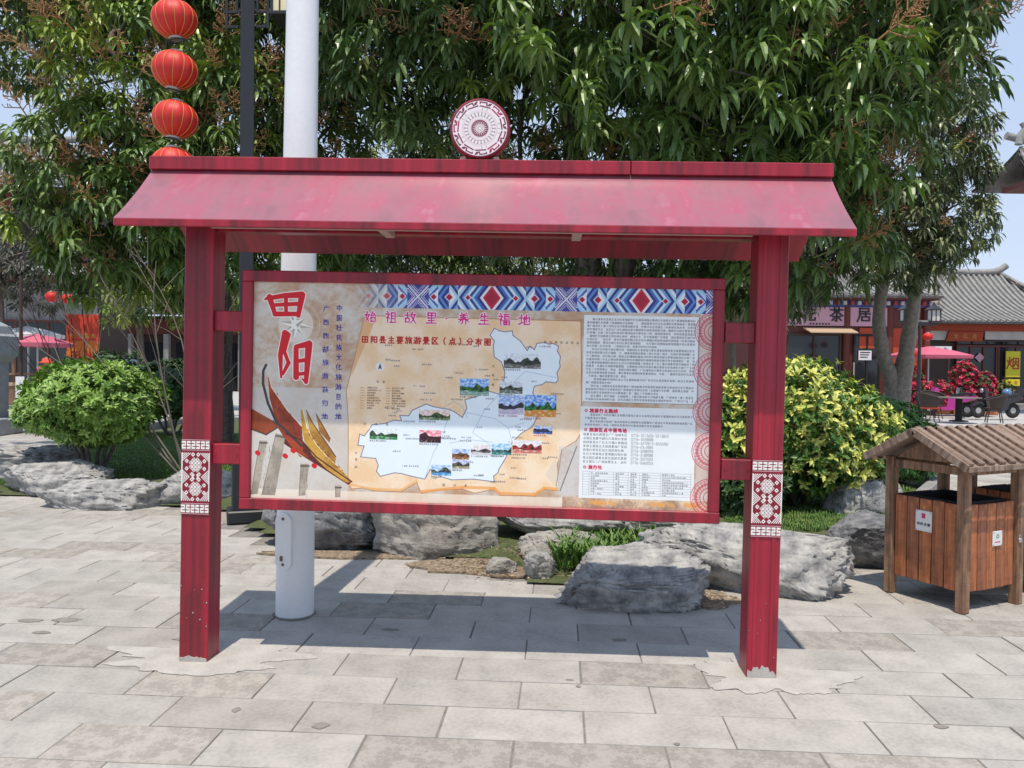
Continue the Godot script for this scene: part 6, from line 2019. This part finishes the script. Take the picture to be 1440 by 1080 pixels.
	slab_part(g, "painted_beam", -2.1, 6.0, 8.1, 8.5, -0.7, 0.7, M.blue)
	slab_part(g, "soffit", -2.9, 7.0, 8.5, 8.7, -1.0, 1.0, M.redwood)
	tile_roof(g, Vector3(-3.6, 8.8, 1.9), Vector3(8, 8.8, 1.9), Vector3(-2.9, 10.0, 0), Vector3(7.2, 10.0, 0), 0.27)
	tile_roof(g, Vector3(8, 8.8, -1.9), Vector3(-3.6, 8.8, -1.9), Vector3(7.2, 10.0, 0), Vector3(-2.9, 10.0, 0), 0.4, "back_slope")
	ridge(g, Vector3(-3.4, 10.1, 0), Vector3(7.8, 10.1, 0), 0.15)
	var fg := MB.new()
	fg.tube([Vector3(-3.3, 9.95, 0.6), Vector3(-3.25, 10.3, 0.6), Vector3(-3.1, 10.55, 0.6), Vector3(-3.2, 10.75, 0.6)], [0.14, 0.12, 0.08, 0.1], 8)
	fg.tube([Vector3(-2.6, 9.9, 0.6), Vector3(-2.55, 10.2, 0.6), Vector3(-2.45, 10.4, 0.6)], [0.12, 0.1, 0.07], 8)
	part(g, "ridge_figure", fg, M.tile_rib)


func parasol(label: String, at: Vector3, h: float, r: float, drop: float, m: Material, sides: int) -> void:
	var o := thing("parasol", label, "parasol", at, 0.3)
	var p := MB.new()
	p.tube([Vector3(0, 0, 0), Vector3(0, h + drop, 0)], [0.03], 8)
	part(o, "pole", p, M.steel)
	var c := MB.new()
	c.block([[r * 1.3, h - 0.12], [r * 1.32, h], [r * 0.72, h + drop * 0.55], [0.02, h + drop]], Transform3D.IDENTITY, sides)
	part(o, "canopy", c, m)


func chair(label: String, at: Vector3, yaw: float, cushion: Material) -> void:
	var o := thing("rattan_chair", label, "chair", at, yaw, "chairs round the cafe table")
	var s := MB.new()
	s.lathe([[0.25, 0.4], [0.27, 0.43], [0.26, 0.46]], 20)
	part(o, "seat", s, cushion)
	var b := MB.new()
	var rows := []
	for j in 5:
		var row := PackedVector3Array()
		for i in 13:
			var a: float = lerp(-2.1, 2.1, i / 12.0)
			var y: float = 0.45 + j / 4.0 * (0.42 * (0.55 + 0.45 * cos(a * 0.7)))
			row.append(Vector3(sin(a) * (0.28 + 0.02 * j), y, -cos(a) * (0.28 + 0.02 * j)))
		rows.append(row)
	b.surf(rows, false, true)
	part(o, "backrest", b, M.rattan)
	for i in 4:
		var a := PI / 4 + i * PI / 2
		var l := MB.new()
		l.tube([Vector3(cos(a) * 0.2, 0.42, sin(a) * 0.2), Vector3(cos(a) * 0.3, 0.0, sin(a) * 0.3)], [0.018, 0.016], 6)
		part(o, "leg", l, M.rattan)
	var rl := MB.new()
	var top := []
	for i in 13:
		var a: float = lerp(-2.3, 2.3, i / 12.0)
		top.append(Vector3(sin(a) * 0.37, 0.46 + 0.43 * (0.55 + 0.45 * cos(a * 0.7)), -cos(a) * 0.37))
	rl.tube(top, [0.022], 6)
	part(o, "arm_rail", rl, M.rattan)


func scooter(label: String, at: Vector3, yaw: float, paint: Material, helmet: bool) -> void:
	var o := thing("motor_scooter", label, "scooter", at, yaw, "scooters parked before the shops")
	for x in [-0.62, 0.62]:
		var w := MB.new()
		var prof := []
		for i in 13:
			var a := TAU * i / 12.0
			prof.append([0.18 + cos(a) * 0.08, sin(a) * 0.055])
		var ax := Transform3D(Basis(Vector3.RIGHT, PI / 2), Vector3(x, 0.26, 0))
		var rows := []
		for q in prof:
			var row := PackedVector3Array()
			for s in 24:
				var a := TAU * s / 24.0
				row.append(ax * Vector3(cos(a) * q[0], q[1], sin(a) * q[0]))
			rows.append(row)
		w.surf(rows, true, true)
		var tw := part(o, "wheel", w, M.rubber)
		var rim := MB.new()
		rim.lathe([[0.1, -0.03], [0.11, 0.0], [0.1, 0.03]], 16, ax)
		part(tw, "rim", rim, M.silver)
	var body := MB.new()
	body.prism(PackedVector2Array([Vector2(-0.85, 0.62), Vector2(-0.9, 0.74), Vector2(-0.5, 0.72), Vector2(-0.05, 0.66), Vector2(0.0, 0.34), Vector2(0.32, 0.3), Vector2(0.4, 0.24), Vector2(-0.1, 0.22), Vector2(-0.35, 0.3), Vector2(-0.42, 0.48)]), -0.13, 0.13)
	part(o, "body", body, paint)
	var sh := MB.new()
	sh.prism(PackedVector2Array([Vector2(0.3, 0.28), Vector2(0.38, 0.32), Vector2(0.48, 0.75), Vector2(0.5, 0.98), Vector2(0.42, 1.0), Vector2(0.36, 0.75)]), -0.17, 0.17)
	part(o, "leg_shield", sh, paint)
	var fd := MB.new()
	fd.prism(PackedVector2Array([Vector2(0.42, 0.5), Vector2(0.62, 0.56), Vector2(0.82, 0.46), Vector2(0.84, 0.4), Vector2(0.62, 0.5), Vector2(0.46, 0.42)]), -0.08, 0.08)
	part(o, "mudguard", fd, paint)
	var st := MB.new()
	st.prism(PackedVector2Array([Vector2(-0.82, 0.75), Vector2(-0.8, 0.84), Vector2(-0.45, 0.8), Vector2(-0.1, 0.78), Vector2(-0.05, 0.67), Vector2(-0.5, 0.73)]), -0.14, 0.14)
	part(o, "seat", st, M.seat)
	var hb := MB.new()
	hb.tube([Vector3(0.62, 0.26, 0), Vector3(0.5, 0.6, 0), Vector3(0.43, 1.02, 0)], [0.025], 8)
	hb.tube([Vector3(0.3, 1.0, -0.34), Vector3(0.42, 1.04, -0.1), Vector3(0.42, 1.04, 0.1), Vector3(0.3, 1.0, 0.34)], [0.018], 8)
	part(o, "handlebar", hb, M.blackrough)
	for s in [-1.0, 1.0]:
		var mr := MB.new()
		mr.tube([Vector3(0.38, 1.03, s * 0.18), Vector3(0.4, 1.2, s * 0.26)], [0.008], 5)
		mr.lathe([[0.02, -0.01], [0.06, 0.0], [0.05, 0.012]], 12, Transform3D(Basis(Vector3(0, 0, 1), PI / 2), Vector3(0.4, 1.23, s * 0.28)))
		part(o, "mirror", mr, M.blackrough)
	var hl := MB.new()
	hl.lathe([[0.0, -0.09], [0.06, -0.06], [0.085, 0.0], [0.06, 0.03]], 14, Transform3D(Basis(Vector3(0, 0, 1), -PI / 2), Vector3(0.5, 0.92, 0)))
	part(o, "headlight", hl, M.silverpaint)
	part(o, "tail_light", bx(Vector3(-0.9, 0.68, 0), Vector3(0.05, 0.08, 0.2), 0.015), M.taillight)
	if helmet:
		var h := thing("helmet", "blue round helmet resting on the dark scooter seat", "helmet", at + Basis(Vector3.UP, yaw) * Vector3(-0.4, 0.79, 0))
		var hm := MB.new()
		var pf := []
		for i in 9:
			var a := PI * 0.5 * i / 8.0
			pf.append([cos(a) * 0.15, 0.06 + sin(a) * 0.15])
		pf.push_front([0.14, 0.0])
		hm.lathe(pf, 22)
		part(h, "shell", hm, M.helmet)
		part(h, "visor", bx(Vector3(0.12, 0.09, 0), Vector3(0.1, 0.08, 0.2), 0.02), M.glass)


# ---------- people: one smooth skin over tapered bones ----------
func figure(label: String, at: Vector3, yaw: float, bones: Array, hat: bool) -> void:
	var o := thing("person", label, "person", at, yaw)
	var cell := 0.032
	var lo := Vector3(1e9, 1e9, 1e9)
	var hi := -lo
	for b in bones:
		for k in 2:
			var rr: float = b[2 + k] + 0.08
			lo = lo.min(v3(b[k]) - Vector3.ONE * rr)
			hi = hi.max(v3(b[k]) + Vector3.ONE * rr)
	var nx := int((hi.x - lo.x) / cell) + 2
	var ny := int((hi.y - lo.y) / cell) + 2
	var nz := int((hi.z - lo.z) / cell) + 2
	var d := PackedFloat32Array()
	d.resize(nx * ny * nz)
	for z in nz:
		for y in ny:
			for x in nx:
				d[(z * ny + y) * nx + x] = skin(lo + Vector3(x, y, z) * cell, bones)[0]
	var id := {}
	var m := MB.new()
	m.use_col = true
	for z in nz - 1:
		for y in ny - 1:
			for x in nx - 1:
				var sum := Vector3.ZERO
				var n := 0
				for e in [[0, 0, 0, 1, 0, 0], [0, 1, 0, 1, 1, 0], [0, 0, 1, 1, 0, 1], [0, 1, 1, 1, 1, 1], [0, 0, 0, 0, 1, 0], [1, 0, 0, 1, 1, 0], [0, 0, 1, 0, 1, 1], [1, 0, 1, 1, 1, 1], [0, 0, 0, 0, 0, 1], [1, 0, 0, 1, 0, 1], [0, 1, 0, 0, 1, 1], [1, 1, 0, 1, 1, 1]]:
					var a: float = d[((z + e[2]) * ny + y + e[1]) * nx + x + e[0]]
					var b: float = d[((z + e[5]) * ny + y + e[4]) * nx + x + e[3]]
					if (a < 0.0) != (b < 0.0):
						var t := a / (a - b)
						sum += Vector3(x + lerp(e[0], e[3], t), y + lerp(e[1], e[4], t), z + lerp(e[2], e[5], t))
						n += 1
				if n:
					var p := lo + sum / n * cell
					id[Vector3i(x, y, z)] = m.v.size()
					m.v.append(p)
					var s0 := skin(p, bones)
					var g := Vector3(skin(p + Vector3(0.01, 0, 0), bones)[0] - s0[0], skin(p + Vector3(0, 0.01, 0), bones)[0] - s0[0], skin(p + Vector3(0, 0, 0.01), bones)[0] - s0[0])
					m.n.append(g.normalized())
					m.c.append(s0[1])
					m.t.append(Vector2.ZERO)
	for k in id:
		for ax in 3:
			var st := Vector3i.ZERO
			st[ax] = 1
			var e1 := Vector3i.ZERO
			e1[(ax + 1) % 3] = 1
			var e2 := Vector3i.ZERO
			e2[(ax + 2) % 3] = 1
			var q: Vector3i = k
			if id.has(q - e1) and id.has(q - e2) and id.has(q - e1 - e2):
				var a: float = d[(q.z * ny + q.y) * nx + q.x]
				var b: float = d[((q.z + st.z) * ny + q.y + st.y) * nx + q.x + st.x]
				if (a < 0.0) != (b < 0.0):
					var f := [id[q], id[q - e1], id[q - e1 - e2], id[q - e2]]
					if a < 0.0:
						f.reverse()
					for i in [0, 1, 2, 0, 2, 3]:
						m.ix.append(f[i])
	part(o, "body", m, M.body)
	if hat:
		var h := MB.new()
		h.lathe([[0.2, 1.5], [0.22, 1.52], [0.12, 1.56], [0.11, 1.64], [0.03, 1.67]], 18)
		part(o, "hat", h, M.banner)


func skin(p: Vector3, bones: Array) -> Array:
	var acc := 1e9
	var best := 1e9
	var col := Color.WHITE
	for b in bones:
		var a := v3(b[0])
		var ab := v3(b[1]) - a
		var t: float = clamp((p - a).dot(ab) / max(ab.length_squared(), 1e-6), 0.0, 1.0)
		var e: float = (p - a - ab * t).length() - lerp(float(b[2]), float(b[3]), t)
		if e < best:
			best = e
			col = b[4]
		var h: float = clamp(0.5 + 0.5 * (acc - e) / 0.04, 0.0, 1.0)
		acc = lerp(acc, e, h) - 0.04 * h * (1.0 - h)
	return [acc, col]


func bones(top: Color, legs: Color, skincol: Color, hair: Color, swing: float) -> Array:
	return [[[0, 0.93, 0], [0, 1.3, 0], 0.145, 0.15, top], [[-0.13, 1.36, 0], [0.13, 1.36, 0], 0.085, 0.085, top], [[0, 1.4, 0], [0, 1.48, 0.01], 0.055, 0.055, skincol], [[0, 1.55, 0.02], [0, 1.6, 0.01], 0.085, 0.09, skincol], [[0, 1.6, -0.02], [0, 1.63, -0.02], 0.095, 0.09, hair], [[0, 1.55, 0.1], [0, 1.56, 0.115], 0.018, 0.014, skincol],
		[[-0.2, 1.35, 0], [-0.26, 1.1, 0.02], 0.06, 0.05, top], [[-0.26, 1.1, 0.02], [-0.24, 0.88, 0.12], 0.045, 0.035, skincol], [[0.2, 1.35, 0], [0.26, 1.1, 0.02], 0.06, 0.05, top], [[0.26, 1.1, 0.02], [0.24, 0.9, 0.14], 0.045, 0.035, skincol], [[-0.24, 0.87, 0.12], [-0.23, 0.78, 0.15], 0.04, 0.022, skincol], [[0.24, 0.89, 0.14], [0.23, 0.8, 0.18], 0.04, 0.022, skincol],
		[[-0.09, 0.9, 0], [-0.1, 0.5, swing], 0.1, 0.07, legs], [[-0.1, 0.5, swing], [-0.1, 0.09, swing * 0.6], 0.065, 0.045, legs], [[0.09, 0.9, 0], [0.1, 0.5, -swing * 0.5], 0.1, 0.07, legs], [[0.1, 0.5, -swing * 0.5], [0.1, 0.09, -swing], 0.065, 0.045, legs], [[-0.1, 0.05, swing * 0.6 - 0.03], [-0.1, 0.04, swing * 0.6 + 0.12], 0.045, 0.035, hair], [[0.1, 0.05, -swing - 0.03], [0.1, 0.04, -swing + 0.12], 0.045, 0.035, hair]]


func build_left() -> void:
	# granite gate pillar
	var o := thing("granite_pillar", "grey granite pillar with a stepped cap at the end of the bed", "pillar", Vector3(-11.95, 0, -15.9), 0.1)
	slab_part(o, "base", -0.5, 0.5, 0, 0.35, -0.5, 0.5, M.granite, 0.02)
	slab_part(o, "shaft", -0.31, 0.31, 0.35, 1.5, -0.31, 0.31, M.granite, 0.01)
	var c := MB.new()
	c.block([[0.31, 1.5], [0.44, 1.66], [0.44, 2.05], [0.37, 2.1], [0.34, 2.26], [0.1, 2.42]])
	part(o, "cap", c, M.granite)
	# balcony house
	var h := thing("balcony_house", "dark timber house with a railed balcony and grey tiled roof beside the square", "building", Vector3(-22.2, 0, -31.5), 0.25)
	slab_part(h, "wall", -7, 2.3, 0, 8.2, -7, -1.2, M.darkwood)
	slab_part(h, "ground_wall", -7, 2.6, 0, 4.6, -1.2, -0.4, M.greywall)
	slab_part(h, "balcony_floor", -7, 2.9, 5.1, 5.45, -1.2, 0.5, M.whitewall)
	slab_part(h, "balcony_edge", -7, 2.92, 4.85, 5.1, -1.2, 0.52, M.redwood)
	slab_part(h, "top_rail", -7, 2.9, 6.35, 6.45, 0.36, 0.46, M.darkwood)
	for i in 44:
		slab_part(h, "baluster", -6.6 + i * 0.215, -6.54 + i * 0.215, 5.45, 6.35, 0.38, 0.44, M.darkwood)
	for x in [-3.0, -0.2, 2.6]:
		slab_part(h, "post", x - 0.1, x + 0.1, 5.45, 8.4, 0.3, 0.5, M.redwood)
		slab_part(h, "window", x - 1.8, x - 0.7, 5.9, 7.6, -1.2, -1.1, M.glass)
	slab_part(h, "soffit", -7.2, 3.3, 8.4, 8.6, -7.2, 0.9, M.darkwood)
	tile_roof(h, Vector3(-7.4, 8.7, 1.2), Vector3(3.6, 8.7, 1.2), Vector3(-7.4, 11.3, -3), Vector3(1.6, 11.3, -3), 0.3)
	tile_roof(h, Vector3(3.6, 8.7, 1.2), Vector3(3.6, 8.7, -7.4), Vector3(1.6, 11.3, -2.8), Vector3(1.6, 11.3, -3.2), 0.4, "hip_slope")
	ridge(h, Vector3(-7.4, 11.4, -3), Vector3(1.8, 11.4, -3), 0.16)
	shop_front(h, "shop_opening", -4.0, 2.2, 0.3, 3.2, -0.38, 5, M.redwood)
	# long dark arcade behind the trees
	var a := thing("arcade", "long low dark shop arcade seen under the far trees", "building", Vector3(-14, 0, -46), 0.06)
	slab_part(a, "wall", -14, 22, 0, 4.4, -6, -1.0, M.darkwood)
	slab_part(a, "frieze", -14, 22, 3.3, 4.2, -1.0, -0.7, M.redwood)
	for i in 17:
		slab_part(a, "column", -13.8 + i * 2.2, -13.5 + i * 2.2, 0, 3.3, -0.6, -0.3, M.greywall)
		if i < 16:
			slab_part(a, "opening", -13.3 + i * 2.2, -11.9 + i * 2.2, 0.1, 2.8, -1.0, -0.9, M.glass)
	tile_roof(a, Vector3(-14.6, 4.5, 0.4), Vector3(22.6, 4.5, 0.4), Vector3(-14.6, 6.8, -3.5), Vector3(22.6, 6.8, -3.5), 0.4)
	ridge(a, Vector3(-14.6, 6.9, -3.5), Vector3(22.6, 6.9, -3.5), 0.16)
	# standing banner
	var b := thing("standing_banner", "tall red and orange printed banner stand behind the round bush", "banner", Vector3(-17.95, 0, -29.0), 0.3)
	slab_part(b, "red_field", -0.55, 0.55, 2.35, 3.35, 0, 0.06, M.banner)
	slab_part(b, "orange_field", -0.55, 0.55, 1.0, 2.34, 0, 0.055, M.bannerorange)
	for x in [-0.5, 0.5]:
		slab_part(b, "post", x - 0.03, x + 0.03, 0, 3.4, -0.08, -0.02, M.steel)
	letters(b, "character", ["养", "生", "福", "地"], Vector3(-0.36, 2.55, 0.061), 0.2, Vector3(0.24, 0, 0), 0.02, 0.006, M.gold)
	letters(b, "large_character", ["田", "州"], Vector3(-0.24, 1.8, 0.056), 0.4, Vector3(0.5, 0, 0), 0.035, 0.006, M.redprint)
	parasol("pink stall parasol beside the standing banner", Vector3(-17.0, 0, -25.0), 2.15, 0.75, 0.3, M.pinkcloth, 8)
	parasol("white stall parasol behind the pink stall parasol", Vector3(-18.7, 0, -27.0), 2.5, 0.8, 0.3, M.whitecloth, 8)
	parasol("small pale lilac parasol out in the arcade", Vector3(-21.4, 0, -38.5), 1.5, 0.5, 0.3, M.lilac, 10)
	# stall table and goods
	var t := thing("stall_table", "low wooden stall counter under the pink parasol", "stall", Vector3(-17.2, 0, -25.6), 0.2)
	slab_part(t, "counter", -1.2, 0.8, 0.75, 0.85, -0.4, 0.4, M.tan)
	slab_part(t, "front", -1.15, 0.75, 0.1, 0.75, 0.3, 0.36, M.timber)
	slab_part(t, "shelf", -1.15, 0.75, 1.1, 1.16, -0.4, 0.1, M.timber)
	for x in [-1.1, 0.7]:
		slab_part(t, "upright", x - 0.04, x + 0.04, 0, 1.7, -0.42, -0.34, M.timber)
	var sgn := thing("price_board", "white standing price board at the stall", "sign", Vector3(-15.9, 0, -22.6), 0.2)
	slab_part(sgn, "panel", -0.12, 0.12, 0.45, 1.1, 0, 0.03, M.plate)
	for x in [-0.1, 0.1]:
		slab_part(sgn, "leg", x - 0.012, x + 0.012, 0, 0.45, 0.005, 0.025, M.steel)
	figure("person in a red hat and patterned pink top by the stall", Vector3(-15.3, 0, -22.9), 0.9, bones(rc(0.5, 0.12, 0.2), rc(0.05, 0.05, 0.08), rc(0.42, 0.25, 0.17), rc(0.02, 0.015, 0.01), 0.03), true)
	figure("person in a red top and dark trousers walking before the arcade", Vector3(-20.0, 0, -38.2), 0.4, bones(rc(0.5, 0.03, 0.03), rc(0.03, 0.03, 0.035), rc(0.42, 0.25, 0.17), rc(0.02, 0.015, 0.01), 0.12), false)
	figure("person in a pink top standing under the far trees beside the board post", Vector3(-18.2, 0, -37.5), 0.2, bones(rc(0.62, 0.22, 0.3), rc(0.1, 0.1, 0.14), rc(0.42, 0.25, 0.17), rc(0.02, 0.015, 0.01), 0.05), false)
	# lantern line
	var ln := thing("lantern_cable", "dark cable carrying small red lanterns across the square", "cable", Vector3(-17.0, 3.95, -24.2))
	var cm := MB.new()
	var pts := []
	for i in 12:
		pts.append(Vector3(i * 0.82, -0.35 * sin(PI * i / 11.0), -i * 0.28))
	cm.tube(pts, [0.012], 5)
	part(ln, "cable", cm, M.blackrough)
	for e in [0, 11]:
		var pp := MB.new()
		pp.tube([pts[e] + Vector3(0, 0.3, 0), Vector3(pts[e].x, -3.95, pts[e].z)], [0.05, 0.06], 8)
		part(ln, "support_pole", pp, M.darkwood)
	for i in 6:
		var q: Vector3 = pts[1 + i * 2 - (1 if i == 1 else 0)] if i != 1 else (pts[1].lerp(pts[2], 0.55))
		lantern(Vector3(-17.0, 3.95, -24.2) + q + Vector3(0, -0.24, 0), 0.2, "small red lantern on the cable, %s from the granite pillar end" % ["first", "second", "third", "fourth", "fifth", "sixth"][i], "lanterns on the cable", i, false)


func _ready() -> void:
	# camera, sky, sun, exposure
	var cam := Camera3D.new()
	cam.name = "camera"
	add_child(cam)
	cam.position = Vector3(0, 1.4948, 0)
	cam.rotation = Vector3(-0.0195, 0.0611, 0.0108)
	cam.fov = 51.36
	cam.near = 0.05
	cam.far = 600.0
	cam.current = true
	var sky := ProceduralSkyMaterial.new()
	sky.sky_top_color = Color(0.35, 0.46, 0.66).linear_to_srgb()
	sky.sky_horizon_color = Color(0.6, 0.69, 0.82).linear_to_srgb()
	sky.sky_curve = 0.16
	sky.ground_bottom_color = Color(0.25, 0.24, 0.22).linear_to_srgb()
	sky.ground_horizon_color = Color(0.6, 0.66, 0.72).linear_to_srgb()
	sky.sky_energy_multiplier = 1.0
	var env := Environment.new()
	env.background_mode = Environment.BG_SKY
	env.sky = Sky.new()
	env.sky.sky_material = sky
	env.tonemap_mode = Environment.TONE_MAPPER_LINEAR
	env.tonemap_exposure = 1.3
	env.sdfgi_enabled = true
	env.ssao_enabled = true
	env.ssil_enabled = true
	var we := WorldEnvironment.new()
	we.name = "environment"
	we.environment = env
	add_child(we)
	var sun := DirectionalLight3D.new()
	sun.name = "sun"
	sun.light_energy = 1.05
	sun.light_color = Color(1.0, 0.96, 0.9)
	sun.light_angular_distance = 0.5
	sun.shadow_enabled = true
	add_child(sun)
	sun.look_at_from_position(Vector3.ZERO, Vector3(0.012, -1.0, -0.335), Vector3(0, 0, -1))
	rng.seed = 2024
	noise.seed = 4
	noise.frequency = 0.01
	noise.fractal_octaves = 3
	make_materials()
	print("materials ", Time.get_ticks_msec())
	build_ground()
	print("ground ", Time.get_ticks_msec())
	build_right()
	build_left()
	print("far ", Time.get_ticks_msec())
	build_plants()
	print("plants ", Time.get_ticks_msec())
	build_rocks()
	build_board()
	print("board ", Time.get_ticks_msec())
	build_poles()
	build_bins()
	print("done ", Time.get_ticks_msec())
